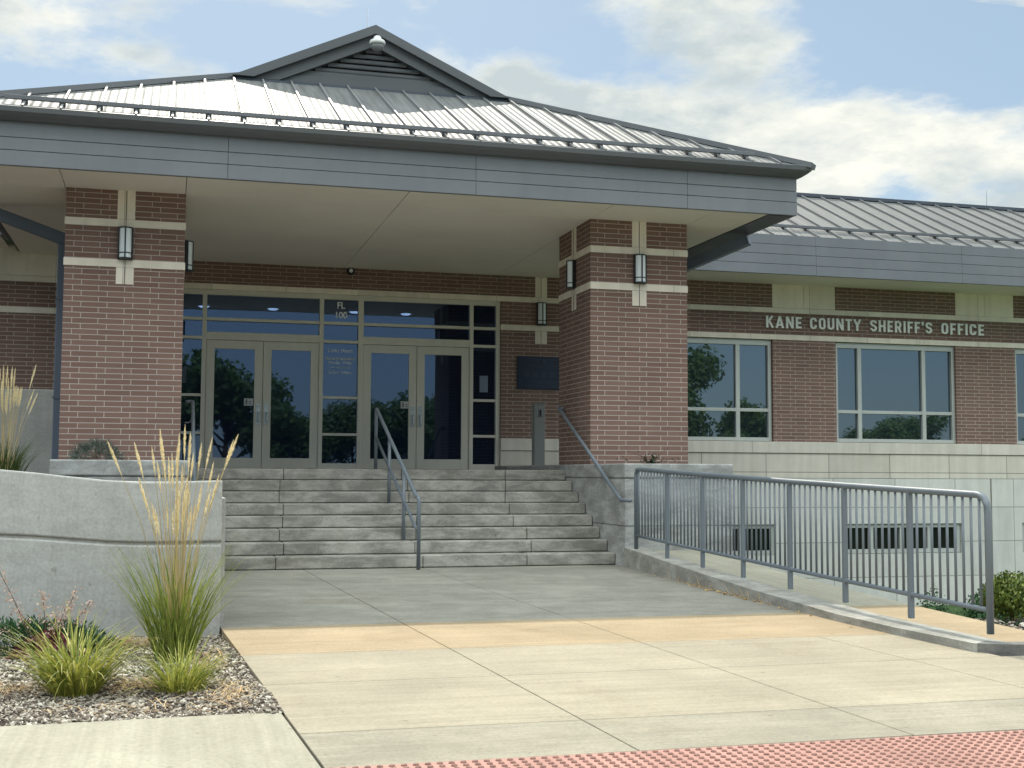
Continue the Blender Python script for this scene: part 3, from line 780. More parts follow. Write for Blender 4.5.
while z < ap-.36:
    w = (ap-.30-z-.03)/gs
    lv.hexa([(RX-w, 2.16, z), (RX+w, 2.16, z), (RX+w, 2.34, z+.05), (RX-w, 2.34, z+.05), (RX-w, 2.155, z+.014), (RX+w, 2.155, z+.014), (RX+w, 2.34, z+.064), (RX-w, 2.34, z+.064)])
    lv.box(RX-w, RX+w, 2.153, 2.165, z+.014, z+.055); z += .085
lv.build('louvre', GABLE, gl, org=tuple(bld.location))
fl = MB(); fl.box(RX-hw+.02, RX+hw-.02, 2.05, 2.42, ZB-.06, ZB-.012); fl.build('flashing', DARK, gl, org=tuple(bld.location))

# wing roofs, fascias, soffits
def wing(x0, x1, hip_right):
    ey, ez, yr = 3.95, 4.19, 7.2; h = yr-ey; zr = ez+SL*h
    b = MB()
    xr_ = x1-h if hip_right else x1; xl_ = x0 if hip_right else x0+h
    b.face([(x0, ey, ez), (x1, ey, ez), (xr_, yr, zr), (xl_, yr, zr)])
    b.face([(x0, yr+h, ez), (xl_, yr, zr), (xr_, yr, zr), (x1, yr+h, ez)])
    if hip_right: b.face([(x1, ey, ez), (x1, yr+h, ez), (xr_, yr, zr)])
    else: b.face([(x0, ey, ez), (xl_, yr, zr), (x0, yr+h, ez)])
    b.face([(x0, ey, ez-.02), (x0, yr+h, ez-.02), (x1, yr+h, ez-.02), (x1, ey, ez-.02)])
    s = b; x = x0+.2+(.166 if hip_right else 0)
    while x < x1:
        e = min(h, x1-x) if hip_right else min(h, x-x0)
        if e > .05: seam(s, (x, ey, ez), (x, ey+e, ez+SL*e), nf, .04)
        x += .45
    r_ = b.build('roof', [ROOF, SEAM], bld, fix=False)
    c = MB(); c.bar((xl_, yr, zr), (xr_, yr, zr), .24, .07)
    if hip_right: c.bar((xr_, yr, zr+.02), (x1, ey, ez+.02), .2, .07)
    else: c.bar((xl_, yr, zr+.02), (x0, ey, ez+.02), .2, .07)
    c.build('ridge_cap', DARK, r_, org=tuple(bld.location))
    f = MB(); zz = [3.50, 3.68, 3.86, 4.035, 4.215]
    xa = x0; cuts = [x0]
    while cuts[-1]+3.0 < x1: cuts.append(cuts[-1]+3.0)
    cuts.append(x1)
    for i in range(4):
        for q0, q1 in zip(cuts, cuts[1:]): f.box(q0+.002, q1-.002, 3.93+.004*i, 4.0, zz[i]+.004, zz[i+1]-.004)
        e = x1-.07 if hip_right else x0
        f.box(e, e+.07, 4.0, 10.6, zz[i]+.004, zz[i+1]-.004)
    f.build('fascia', FASC, bld, bevel=.003)
    s = MB(); s.box(x0, x1-.07, 4.0, YW+.02, 3.515, 3.535); s.build('soffit', SOFFIT, bld)
wing(2.6, 15.75, True); wing(-20.5, -7.97, False)

# ------------------------------------------------------------------ roof hardware (things)
def snow_guard(xa, xb, y, z, step, label, first, roofz):
    o = thing('snow_guard', label, 'snow guard', ((xa+xb)/2, y, z), 'snow guard bars along the eaves')
    b = MB(); b.box(xa, xb, y-.022, y+.022, z-.024, z+.026); b.build('bar', GUT, o, bevel=.004)
    x = first; k = 0
    while x < xb:
        if x > xa:
            c = MB(); c.box(x-.035, x+.035, y-.025, y+.025, roofz-.01, z-.024); c.build('clamp', BLACK, o)
        x += step
snow_guard(-7.41, 2.0, -.95, 4.243, .412, 'dark snow guard bar along the porch roof eave above the gutter', -8.02+.412*2, 4.168-.01)
snow_guard(2.9, 15.0, 4.40, 4.475, .45, 'dark snow guard bar along the eave of the lower right wing roof', 2.966+.0, 4.395)
for (x, y, z0, z1, lb) in ((-2.74, 2.42, 6.55, 6.98, 'thin lightning rod at the peak of the porch gable'), (11.6, 7.28, 5.8, 6.17, 'thin lightning rod on the ridge of the right wing roof')):
    b = MB(); b.tube([(x, y, z0), (x, y, z0+.04), (x, y, z0+.041), (x, y, z1)], .008, 6, radii=[.02, .02, .008, .005])
    tag(b.build('lightning_rod', STEEL, org=(x, y, z0)), lb, 'lightning rod', 'lightning rods on the roofs')
# dome camera at the gable peak
o = thing('security_camera', 'white capped dome security camera under the peak of the porch gable', 'camera', (-2.675, 1.88, 6.22))
b = MB(); b.lathe([(.04, .12), (.05, .11), (.062, .075), (.105, .052), (.118, .026), (.118, .0), (.10, -.01)][::-1], (-2.675, 1.86, 6.25), 24); b.build('housing', WHITE, o, smooth=True)
b = MB(); b.lathe([(.098, 0), (.094, -.042), (.07, -.075), (.04, -.094), (.005, -.10)], (-2.675, 1.86, 6.238), 24); b.build('dome', GREYP, o, smooth=True)
b = MB(); b.box(-2.715, -2.635, 1.90, 2.0, 6.27, 6.36); b.build('bracket', WHITE, o)
# small round camera above the entrance
o = thing('security_camera', 'small round security camera on the brick above the entrance doors', 'camera', (-2.58, YW-.002, 3.40))
b = MB(); b.lathe([(.0, 0), (.068, 0), (.068, .05), (.055, .07), (.0, .07)], (0, 0, 0), 20); b.v = [(-2.58+x, YW-.002-z, 3.385+y) for x, y, z in b.v]; b.build('housing', BLACK, o)
b = MB(); b.lathe([(.0, 0), (.035, 0), (.03, .022), (.0, .03)], (0, 0, 0), 16); b.v = [(-2.58+x, YW-.073-z, 3.385+y) for x, y, z in b.v]; b.build('lens', WHITEGL, o)

# downspouts
def downspout(x0, x1, y, pts, label):
    o = thing('downspout', label, 'downspout', ((x0+x1)/2, y, -.15), 'downspouts beside the porch pillars')
    zt = pts[0][2]
    b = MB(); b.box(x0, x1, y-.06, y+.06, -.15, zt-.06); b.build('pipe', PIPE, o, bevel=.012)
    b = MB(); b.box(x0-.001, x1+.001, y-.061, y+.061, zt-.06, zt+.085)
    b.bar(pts[0], pts[1], .125, .155); b.build('elbow', PIPE, o, bevel=.01)
    for z in (.9, 2.2):
        b = MB(); b.box(x0-.012, x1+.012, y-.072, y+.072, z, z+.03); b.build('strap', PIPE, o)
downspout(-6.975, -6.81, 1.3, ((-6.86, 1.3, 3.0), (-7.9, 1.3, 3.36)), 'blue grey square downspout on the left side of the left pillar')
downspout(1.44, 1.605, 1.25, ((1.55, 1.2, 2.90), (2.52, .30, 3.34)), 'blue grey square downspout bending from the eave to behind the right pillar')

# wall lamps
def sconce_proto():
    o = thing('wall_lamp', '', 'wall lamp', (0, 0, 0), 'wall lamps with frosted glass and black frames')
    d = MB(); prof = []
    for k in range(9): a = math.pi*k/8; prof.append((-.072*math.cos(a), -.03-.065*math.sin(a)))
    d.prism(prof+[(.072, -.012), (-.072, -.012)], 'z', .02, .385); d.build('glass', WHITEGL, o)
    f = MB(); prof2 = [(x*1.13, -.03+(y+.03)*1.13) for x, y in prof]+[(.082, -.004), (-.082, -.004)]
    for z0, z1 in ((0, .02), (.385, .40), (.072, .084)): f.prism(prof2, 'z', z0, z1)
    for x, y in ((-.080, -.03), (.080, -.03)): f.box(x-.009, x+.009, y-.012, -.004, 0, .40)
    f.box(-.008, .008, -.108, -.094, 0, .40); f.box(-.085, .085, -.006, .0, -.005, .405); f.build('frame', BLACK, o); return o
pro = sconce_proto(); c = PW/2
spots = [((-6.79+c, -.011, 2.567), 0, 'wall lamp on the front of the left pillar'),
         ((-6.79+PW+.011, c, 2.567), 90, 'wall lamp on the inner side of the left pillar, seen edge on'),
         ((c, -.011, 2.567), 0, 'wall lamp on the front of the right pillar'),
         ((-.011, c, 2.567), -90, 'wall lamp on the inner side of the right pillar facing the steps'),
         ((.819, YW-.012, 2.575), 0, 'wall lamp on the shaded brick between the doors and right pillar, above the plaque')]
for i, (l, rz, lb) in enumerate(spots):
    o = pro if i == 0 else clone(pro, l, lb)
    o.location = l; o['label'] = lb; o.rotation_euler = (0, 0, R(rz))

# building sign: condensed bold letters
sg = thing('building_sign', 'raised metal letters on the brick band above the right wing windows', 'sign', (7.5, YW, 2.70))
words = [('KANE', 5.178, 5.921), ('COUNTY', 6.088, 7.166), ("SHERIFF'S", 7.359, 8.711), ('OFFICE', 8.911, 9.876)]
CH = .222
def glyph_strokes():
    # polylines in a 0..w by 0..1 box; s = stroke width
    def arc(cx, cy, rx, ry, a0, a1, n=8): return [(cx+rx*math.cos(R(a0+(a1-a0)*i/n)), cy+ry*math.sin(R(a0+(a1-a0)*i/n))) for i in range(n+1)]
    h = .1   # half stroke
    r = .26
    O = arc(h+r-.1, 1-h-r+.1, r-.1, r-.1, 180, 90, 5)
    def rrect(w): 
        q = .17; return (arc(w-h-q, 1-h-q, q, q, 0, 90, 5)+arc(h+q, 1-h-q, q, q, 90, 180, 5)+arc(h+q, h+q, q, q, 180, 270, 5)+arc(w-h-q, h+q, q, q, 270, 360, 5)+[(w-h, 1-h-q)])
    w = .56; q = .17
    C = [(w-h, .66)]+arc(w-h-q, 1-h-q, q, q, 0, 90, 5)+arc(h+q, 1-h-q, q, q, 90, 180, 5)+arc(h+q, h+q, q, q, 180, 270, 5)+arc(w-h-q, h+q, q, q, 270, 360, 5)+[(w-h, .34)]
    S = [(w-h, .72)]+arc(w-h-q, 1-h-q, q, q, 0, 90, 5)+arc(h+q, 1-h-q, q, q, 90, 180, 5)+[(h, .70)]+arc(h+q, .50+q*.9+.03, q, q*.9, 180, 235, 3)+arc(w-h-q, .50-q*.9-.03, q, q*.9, 55, 0, 3)+[(w-h, .30)]+arc(w-h-q, h+q, q, q, 0, -90, 5)+arc(h+q, h+q, q, q, 270, 180, 5)+[(h, .28)]
    RB = [(h, h*0+.0), (h, 1-h)]
    Rr = [(h, 1-h), (w-h-q, 1-h)]+arc(w-h-q, 1-h-q, q, q, 90, 0, 5)+[(w-h, .68)]+arc(w-h-q, .45+q, q, q, 0, -90, 5)+[(h, .45)]
    return {'K': (.60, [[(h, 0), (h, 1)], [(.50, 1), (h+.04, .45)], [(.24, .58), (.53, 0)]]),
            'A': (.64, [[(.08, 0), (.32, .97)], [(.32, .97), (.56, 0)], [(.17, .27), (.47, .27)]]),
            'N': (.62, [[(h, 0), (h, 1)], [(.52, 0), (.52, 1)], [(h+.02, .96), (.50, .04)]]),
            'E': (.48, [[(h, 0), (h, 1)], [(h, 1-h), (.46, 1-h)], [(h, .5), (.42, .5)], [(h, h), (.46, h)]]),
            'C': (w, [C]), 'O': (w, [rrect(w)]),
            'U': (w, [[(h, 1), (h, h+q)]+arc(h+q, h+q, q, q, 180, 270, 5)+arc(w-h-q, h+q, q, q, 270, 360, 5)+[(w-h, 1)]]),
            'T': (.52, [[(0, 1-h), (.52, 1-h)], [(.26, 1-h), (.26, 0)]]),
            'Y': (.60, [[(.06, 1), (.30, .45)], [(.54, 1), (.30, .45)], [(.30, .47), (.30, 0)]]),
            'S': (w, [S]), 'H': (.58, [[(h, 0), (h, 1)], [(.48, 0), (.48, 1)], [(h, .5), (.48, .5)]]),
            'R': (.58, [[(h, 0), (h, 1)], Rr, [(.32, .45), (.49, 0)]]),
            'I': (.20, [[(h, 0), (h, 1)]]), 'F': (.46, [[(h, 0), (h, 1)], [(h, 1-h), (.45, 1-h)], [(h, .48), (.41, .48)]]),
            "'": (.18, [[(.09, 1), (.09, .72)]])}
GL = glyph_strokes()
def ribbon(b, pts, hw, y0, y1, fx):
    pts = [Vector((p[0], p[1], 0)) for p in pts]; L = []; Rr = []
    for i, p in enumerate(pts):
        a = (p-pts[i-1]).normalized() if i else (pts[1]-p).normalized()
        c = (pts[i+1]-p).normalized() if i < len(pts)-1 else a
        t = (a+c); t = t.normalized() if t.length > 1e-6 else a
        n = Vector((-t.y, t.x, 0)); k = hw/max(.5, n.dot(Vector((-a.y, a.x, 0))))
        L.append(p+n*k); Rr.append(p-n*k)
    for i in range(len(pts)-1):
        q = [L[i], L[i+1], Rr[i+1], Rr[i]]
        b.prism([fx(v) for v in q], 'y', y0, y1)
for word, xa, xb in words:
    gap = .13; tw = sum(GL[ch][0] for ch in word)+gap*(len(word)-1); sc = (xb-xa)/tw; x = xa
    for k, ch in enumerate(word):
        w, strokes = GL[ch]; b = MB()
        for j, stp in enumerate(strokes):
            ribbon(b, stp, .080, YW-.040+.001*j, YW-.012, lambda v, x=x: (x+v.x*sc, 2.690+v.y*CH))
        b.build('letter', LETTER, sg)
        x += (w+gap)*sc
# plaque
pl = thing('plaque', 'dark navy dedication plaque on the brick right of the doors', 'plaque', (.87, YW, 1.72))
b = MB(); b.box(.38, 1.36, YW-.03, YW+.01, 1.435, 2.015); b.build('panel', NAVY, pl, bevel=.006)
b = MB()
for z, w, hgt in ((1.965, .40, .016), (1.855, .62, .014), (1.82, .26, .018), (1.585, .50, .016), (1.55, .34, .014), (1.50, .72, .012), (1.475, .60, .012)):
    x = .87-w/2
    while x < .87+w/2: wd = random.uniform(.03, .08); b.box(x, min(x+wd, .87+w/2), YW-.034, YW-.029, z-hgt/2, z+hgt/2); x += wd+.014
for i in range(5):
    x = .50+i*.16
    for z in (1.74, 1.705, 1.67): b.box(x, x+.10, YW-.034, YW-.029, z-.011, z+.011)
b.lathe([(0, 0), (.04, 0), (.035, .006), (0, .006)], (0, 0, 0), 16); k = len(b.v)-64
b.v = b.v[:k]+[(.87+x, YW-.03-z, 1.915+y) for x, y, z in b.v[k:]]
b.build('raised_text', PLQTXT, pl)
# post with push plate
po = thing('door_opener_post', 'grey metal post with a door opener push plate beside the right pillar', 'post', (-.0, 2.8, 0))
b = MB(); b.box(.005, .175, 2.72, 2.88, .0, 1.04); b.box(-.002, .182, 2.713, 2.887, 1.04, 1.052); b.build('post_body', POST, po, bevel=.006)
b = MB(); b.box(.045, .135, 2.709, 2.722, .84, .96); b.build('push_plate', STEEL, po, bevel=.004)
b = MB(); b.box(.068, .078, 2.704, 2.710, .855, .945); b.box(.092, .112, 2.704, 2.710, .855, .945); b.build('push_symbol', BLACK, po)
# notices and stickers on the glass
b = MB(); b.box(-.275, -.125, YW+.088, YW+.0915, 1.37, 1.66); tag(b.build('notice', PAPER, org=(-.2, YW+.09, 1.37)), 'pale notice paper taped inside the narrow glass right of the doors', 'notice')
b = MB(); b.box(-5.47, -5.25, YW+.086, YW+.0895, 1.42, 1.68); tag(b.build('notice', mat_flat('dim_paper', (.07, .09, .11), .8), org=(-5.36, YW+.09, 1.42)), 'dim paper notice in the narrow glass left of the doors', 'notice')
for x, lb in ((-4.24, 'small white sticker on the leftmost entrance door'), (-1.60, 'small white sticker on the third entrance door')):
    o = thing('sticker', lb, 'sticker', (x, YW+.06, 1.08), 'stickers on the door glass')
    b = MB(); b.box(x-.075, x+.075, YW+.057, YW+.061, 1.06, 1.18); b.build('label_sheet', WHITE, o)
    b = MB(); b.box(x-.05, x-.02, YW+.0545, YW+.058, 1.08, 1.16); b.box(x, x+.045, YW+.0545, YW+.058, 1.085, 1.10); b.box(x, x+.045, YW+.0545, YW+.058, 1.12, 1.135); b.build('symbol', GREYP, o)

# ------------------------------------------------------------------ handrails
def rounded(pts, r=.06, n=4):
    P = [Vector(p) for p in pts]; o = [P[0]]
    for i in range(1, len(P)-1):
        a = (P[i-1]-P[i]); c = (P[i+1]-P[i]); ra = min(r, a.length*.45, c.length*.45)
        p0, p1 = P[i]+a.normalized()*ra, P[i]+c.normalized()*ra
        for k in range(n+1): t = k/n; o.append(p0*(1-t)**2+P[i]*2*t*(1-t)+p1*t*t)
    return o+[P[-1]]
hr = thing('stair_handrail', 'free standing grey pipe handrail up the middle of the steps', 'handrail', (-2.61, -1.32, -1.19))
T0, T1 = Vector((-2.735, 1.17, .835)), Vector((-2.61, -1.18, -.335)); E0 = Vector((-2.61, -1.34, -.345))
b = MB(); b.tube(rounded([(-2.735, 1.17, 0), T0+Vector((0, 0, .01)), T1, E0, (E0.x, E0.y, -1.195)], .05), .024, 10); b.build('top_rail', RAIL, hr, smooth=True)
b = MB(); b.tube([T0+Vector((0, .0, -.39)), T1+Vector((0, 0, -.385)), E0+Vector((0, 0, -.385))], .020, 10); b.build('lower_rail', RAIL, hr, smooth=True)
for y in (.32, -.52):
    t = (T0.y-y)/(T0.y-T1.y); p_ = T0.lerp(T1, t); nst = math.ceil((EDGE-y)/ST); zb = -SH*nst
    b = MB(); b.tube([(p_.x, y, zb), (p_.x, y, p_.z)], .022, 10); b.build('post', RAIL, hr, smooth=True)
def siderail(x, sx, label):
    o = thing('wall_handrail', label, 'handrail', (x, 0, 0), 'pipe handrails fixed to the walls beside the steps')
    b = MB(); b.tube(rounded([(x+sx*.09, 1.10, .885), (x, 1.12, .885), (x, 1.04, .870), (x, -1.49, -.372), (x, -1.82, -.372)], .04), .024, 10); b.build('rail', RAIL, o, smooth=True)
    for y, z in ((.6, .655), (-.6, .065), (-1.25, -.255)):
        b = MB(); b.tube([(x, y, z-.02), (x+sx*.05, y, z-.07), (x+sx*.1, y, z-.07)], .009, 6); b.build('bracket', RAIL, o)
siderail(-.11, 1, 'sloping pipe handrail on the inner side of the right pillar and cheek wall')
siderail(-5.21, -1, 'sloping pipe handrail on the inner side of the left pillar, behind the tall grass')

# ramp guard railing
gr = thing('guard_railing', 'long grey metal guard railing with thin balusters along the ramp at right', 'railing', (.05, -1.6, -.97))
PB = lambda k: Vector((.0475+.0125*k, -1.602-.967*k, -.967-.0351*k+.0008*k*k))
top = [PB(0), PB(0)+Vector((0, 0, .95))]+[PB(k)+Vector((0, 0, .978)) for k in range(8)][:0]
pts = [PB(0)+Vector((0, 0, 0)), PB(0)+Vector((0, 0, .978))]+[PB(k)+Vector((0, 0, .978)) for k in range(1, 7)]+[PB(7)+Vector((0, 0, .978)), PB(7)]
pp = rounded([pts[0], pts[1], pts[2]], .09)[:-1]+pts[2:-2]+rounded([pts[-3], pts[-2], pts[-1]], .13, 6)[1:]
b = MB(); b.tube(pp, .026, 12); b.build('top_rail', RAIL, gr, smooth=True)
b = MB(); b.tube([PB(k)+Vector((0, 0, .165)) for k in range(8)], .019, 10); b.build('bottom_rail', RAIL, gr, smooth=True)
for k in range(1, 7):
    b = MB(); p_ = PB(k); b.box(p_.x-.020, p_.x+.020, p_.y-.020, p_.y+.020, p_.z-.02, p_.z+.965); b.build('post', RAIL, gr, bevel=.004)
bal = None
for k in range(7):
    for i in range(1, 10):
        p_ = PB(k).lerp(PB(k+1), i/10)
        if bal is None:
            b = MB(); b.tube([p_+Vector((0, 0, .16)), p_+Vector((0, 0, .97))], .0105, 8); bal = b.build('baluster', RAIL, gr, smooth=True); bp = p_
        else:
            d = bal.copy(); COL.objects.link(d); d.parent = gr; d.location = p_-bp

# ------------------------------------------------------------------ planter walls and beds
pwp = [(-15, -10.6, .08), (-11.5, -9.5, .06), (-9.6, -8.55, .04), (-8.6, -8.0, .03), (-7.9, -7.4, .01), (-7.3, -6.85, -.012), (-6.68, -6.36, -.042), (-6.45, -6.17, -.065), (-6.2, -6.02, -.095), (-5.95, -5.93, -.122), (-5.73, -5.92, -.133), (-5.5, -5.98, -.132), (-5.28, -6.08, -.125), (-5.095, -6.2, -.118)]
pw = thing('planter_wall', 'curved smooth concrete planter wall with a groove, behind the tall grass', 'wall', (-6.2, -6.2, -1.3))
def wall_run(name, zlo, zhi, inset, mat):
    b = MB(); n = len(pwp); ring = []
    for i, (x, y, z) in enumerate(pwp):
        a = Vector(pwp[max(0, i-1)][:2]); c = Vector(pwp[min(n-1, i+1)][:2]); t = (c-a).normalized(); nn = Vector((-t.y, t.x)) if i < n-1 else Vector((-.03, 1))
        p0 = Vector((x, y))+nn*inset; p1 = Vector((x, y))+nn*(.26-inset)
        z0, z1 = zlo(z), zhi(z)
        ring.append([(p0.x, p0.y, z0), (p1.x, p1.y, z0), (p1.x, p1.y, z1), (p0.x, p0.y, z1)])
    v = [q for r_ in ring for q in r_]; fs = [(0, 1, 2, 3), tuple(4*(n-1)+k for k in (3, 2, 1, 0))]
    for i in range(n-1):
        for k in range(4): fs.append((4*i+k, 4*i+(k+1) % 4, 4*(i+1)+(k+1) % 4, 4*(i+1)+k))
    b.poly(v, fs); return b.build(name, mat, pw, bevel=.014 if inset == 0 else 0)
wall_run('wall_face', lambda z: -1.6, lambda z: z-.492, 0, CONC); wall_run('groove', lambda z: z-.50, lambda z: z-.45, .022, CONC)
wall_run('wall_top', lambda z: z-.468, lambda z: z, 0, CONC)
# raised soil behind it
b = MB(); b.face([(-15, -10.2, -.22), (-11.5, -9.1, -.22), (-8.5, -7.5, -.22), (-6.5, -5.85, -.25), (-5.9, -5.7, -.27), (-5.3, -5.8, -.28), (-5.3, -1.4, -.22), (-15, -1.0, -.2)][::1])
b.face([(-15, -1.0, -.2), (-6.7, -1.3, -.22), (-6.75, 5.1, -.18), (-15, 5.1, -.18)])
b.box(-20, -15, -11, 5.1, -1.8, -.2)
struct(b.build('planting_bed', SOIL))
b = MB(); b.box(-5.32, -5.06, -6.02, -1.42, -1.6, -.26)
tag(b.build('side_wall', CONC), 'plain low concrete wall returning from the curved planter to the steps', 'wall')
b = MB(); b.box(-14, -7.0, 2.2, 2.45, -.4, 1.075); tag(b.build('retaining_wall', CONC, bevel=.012), 'smooth grey concrete wall left of the left pillar, before the brick wing', 'wall')

# front gravel bed
def bed_z(x, y): return -1.318+.014*math.sin(x*2.1+1)*math.sin(y*1.7)+.012*math.sin(x*5+y*4)+.022*max(0, min(1, (x+5.2)/.2))
b = MB(); NX, NY = 110, 50; X0, X1, Y0, Y1 = -14.0, -4.85, -9.50, -5.85
for j in range(NY+1):
    for i in range(NX+1):
        x = X0+(X1-X0)*i/NX; y = Y0+(Y1-Y0)*j/NY
        xx = min(x, TX(-5.357, y)); b.v.append((xx, y, bed_z(xx, y)))
for j in range(NY):
    for i in range(NX): q = j*(NX+1)+i; b.f.append((q, q+1, q+NX+2, q+NX+1)); b.mi.append(0)
struct(b.build('gravel_bed', SOIL, smooth=True, fix=False))
rnd = random.Random(3)
b = MB()
def chip(b, x, y, z, s):
    a = rnd.uniform(0, 6.28); tx, ty = rnd.uniform(-.55, .55), rnd.uniform(-.55, .55)
    L, Wd, T = s*rnd.uniform(.7, 1.5), s*rnd.uniform(.35, .8), s*rnd.uniform(.12, .4)
    ca, sa = math.cos(a), math.sin(a); v = []
    for dz, k in ((-.5, 1), (.5, .75)):
        for dx, dy in ((-.5, -.5), (.5, -.42), (.5, .5), (-.45, .5)):
            lx, ly = dx*L*k, dy*Wd*k; px = lx*ca-ly*sa; py = lx*sa+ly*ca
            v.append((x+px, y+py, z+dz*T+px*tx+py*ty))
    b.poly(v, [(3, 2, 1, 0), (4, 5, 6, 7), (0, 1, 5, 4), (1, 2, 6, 5), (2, 3, 7, 6), (3, 0, 4, 7)])
for _ in range(38000):
    x = rnd.uniform(-7.6, -4.9); y = rnd.uniform(-9.50, -6.2)
    if x > TX(-5.36, y)-.008: continue
    chip(b, x, y, bed_z(x, y)+rnd.uniform(.0, .018), rnd.choice((.009, .012, .015, .020, .028)))
struct(b.build('gravel', CHIP, fix=False), 'stuff')
def straw(b, x, y, z, L):
    a = rnd.uniform(0, 6.28); d = Vector((math.cos(a), math.sin(a), rnd.uniform(-.08, .2)))*L; w = Vector((-math.sin(a), math.cos(a), 0))*rnd.uniform(.0015, .003)
    p_ = Vector((x, y, z)); q = p_+d*.5+Vector((0, 0, rnd.uniform(0, .02)))
    b.face([p_-w, p_+w, q+w, q-w]); b.face([q-w, q+w, p_+d+w*.3, p_+d-w*.3])
b = MB()
for cx_, cy_, rx_, ry_, n_ in ((-5.72, -6.75, .28, .18, 330), (-5.55, -8.45, .22, .16, 260), (-6.4, -8.4, .3, .2, 130), (-5.15, -9.0, .12, .4, 110), (-5.25, -7.6, .15, .5, 160), (-5.6, -9.2, .5, .15, 50)):
    for _ in range(n_):
        x, y = rnd.gauss(cx_, rx_*.55), rnd.gauss(cy_, ry_*.55)
        if x > TX(-5.39, y) or y < -9.5: continue
        straw(b, x, y, bed_z(x, y)+rnd.uniform(.02, .05), rnd.uniform(.06, .18))
struct(b.build('straw_litter', STRAW, fix=False), 'stuff')
# leaf litter and weeds against the kerb wall
b = MB()
for _ in range(130):
    y = rnd.gauss(-4.6, 1.0); x = kx(y)-abs(rnd.gauss(0, .04))-.005
    if rnd.random() < .6: chip(b, x, y, PZ(y)+.008, rnd.choice((.014, .02, .03)))
    else: straw(b, x, y, PZ(y)+.01, rnd.uniform(.04, .12))
for _ in range(30):
    y = rnd.choice((rnd.gauss(-4.0, .35), rnd.gauss(-5.0, .25))); x = kx(y)-rnd.uniform(.0, .05); hgt = rnd.uniform(.04, .15); w = .003
    dx, dy = rnd.uniform(-.06, .02), rnd.uniform(-.08, .08)
    b.face([(x-w, y, PZ(y)), (x+w, y, PZ(y)), (x+dx, y+dy, PZ(y)+hgt)])
struct(b.build('leaf_litter', STRAW, fix=False), 'stuff')
# scattered chips on the right mulch
b = MB()
for _ in range(3500):
    x, y = rnd.uniform(1.0, 4.6), rnd.uniform(-8.9, -2.5)
    chip(b, x, y, ground_h(x, y)+.03, rnd.choice((.03, .04, .05)))
struct(b.build('mulch', CHIP, fix=False), 'stuff')

# ------------------------------------------------------------------ plants
def blade(b, base, az, L, lean, droop, w, n=6, twist=0):
    d = Vector((math.cos(az), math.sin(az), 0)); side = Vector((-math.sin(az+twist), math.cos(az+twist), 0)); p_ = Vector(base); th = lean; pts = []
    for i in range(n+1):
        t = i/n; ww = w*(1-t**1.6)*(.55+.45*min(1, t*4)); pts.append((p_-side*ww, p_+side*ww))
        p_ = p_+(d*math.sin(th)+Vector((0, 0, 1))*math.cos(th))*(L/n); th += droop/n
    for (a, c), (e, f_) in zip(pts, pts[1:]): b.face([a, c, f_, e])
def tuft(b, c, nb, rad, L0, L1, lean, droop, w, rn):
    for _ in range(nb):
        a = rn.uniform(0, 6.283); r_ = rad*math.sqrt(rn.random()); k = r_/max(rad, 1e-6)
        x, y = c[0]+r_*math.cos(a), c[1]+r_*math.sin(a)
        blade(b, (x, y, c[2]), a+rn.gauss(0, .5), rn.uniform(L0, L1), lean*(.25+.9*k)*rn.uniform(.5, 1.2), droop*rn.uniform(.4, 1.5), w*rn.uniform(.6, 1.2), 6, rn.uniform(-.8, .8))
def plume_mesh(rn):
    b = MB(); L = rn.uniform(.17, .25)
    for _ in range(170):
        t = rn.random(); a = rn.uniform(0, 6.28); r_ = .0105*(math.sin(math.pi*min(1, t*.92+.08))**.7); z = t*L
        p_ = Vector((r_*.3*math.cos(a), r_*.3*math.sin(a), z)); q = p_+Vector((math.cos(a)*r_*1.0, math.sin(a)*r_*1.0, rn.uniform(.012, .03)))
        s_ = Vector((-math.sin(a), math.cos(a), 0))*.0028
        b.face([p_-s_, p_+s_, q])
    b.tube([(0, 0, -.01), (0, 0, L*.95)], .0025, 5); return b
PLM = []
for _ in range(5):
    o = plume_mesh(rnd).build('plume', PLUME, fix=False); PLM.append(o.data); bpy.data.objects.remove(o)
def reed_grass(loc, label, nblade, nst, seed, hmin, hmax, lean=.10, blmat=REED, rad=.12, L0=.35, L1=.78, drift=.0, top=None):
    rn = random.Random(seed); o = thing('feather_reed_grass', label, 'grass plant', loc)
    b = MB(); tuft(b, loc, nblade, rad, L0, L1, .27, .7, .0054, rn); b.build('foliage', blmat, o, fix=False)
    s = MB(); tips = []
    for _ in range(nst):
        a = rn.uniform(0, 6.28); r_ = rad*.6*math.sqrt(rn.random()); p_ = Vector((loc[0]+r_*math.cos(a), loc[1]+r_*math.sin(a), loc[2]))
        h_ = rn.uniform(hmin, hmax); le = abs(rn.gauss(0, lean)); aa = a+rn.gauss(0, .5)
        dx = math.sin(le)*math.cos(aa)+drift; dy = math.sin(le)*math.sin(aa); pts = [p_+Vector((dx*h_*t*t*.9+dx*h_*t*.2, dy*h_*t*t, h_*t)) for t in (0, .25, .5, .75, 1)]
        s.tube(pts, .0025, 5, radii=[.0032, .003, .0026, .0022, .0018]); tips.append((pts[-1], (pts[-1]-pts[-2]).normalized()))
    s.build('stems', REEDST, o, fix=False)
    for p_, d in tips:
        q = bpy.data.objects.new('plume', rn.choice(PLM)); COL.objects.link(q); q.parent = o
        q.location = p_-Vector(loc)-d*.03; q.rotation_euler = d.to_track_quat('Z', 'Y').to_euler(); sc = rn.uniform(.8, 1.15); q.scale = (sc, sc, sc)
    return o
reed_grass((-5.43, -7.38, -1.33), 'tall feather reed grass with straw plumes in front of the curved planter wall', 350, 46, 11, .84, 1.42, .115, drift=.0, rad=.12, L0=.40, L1=1.02)
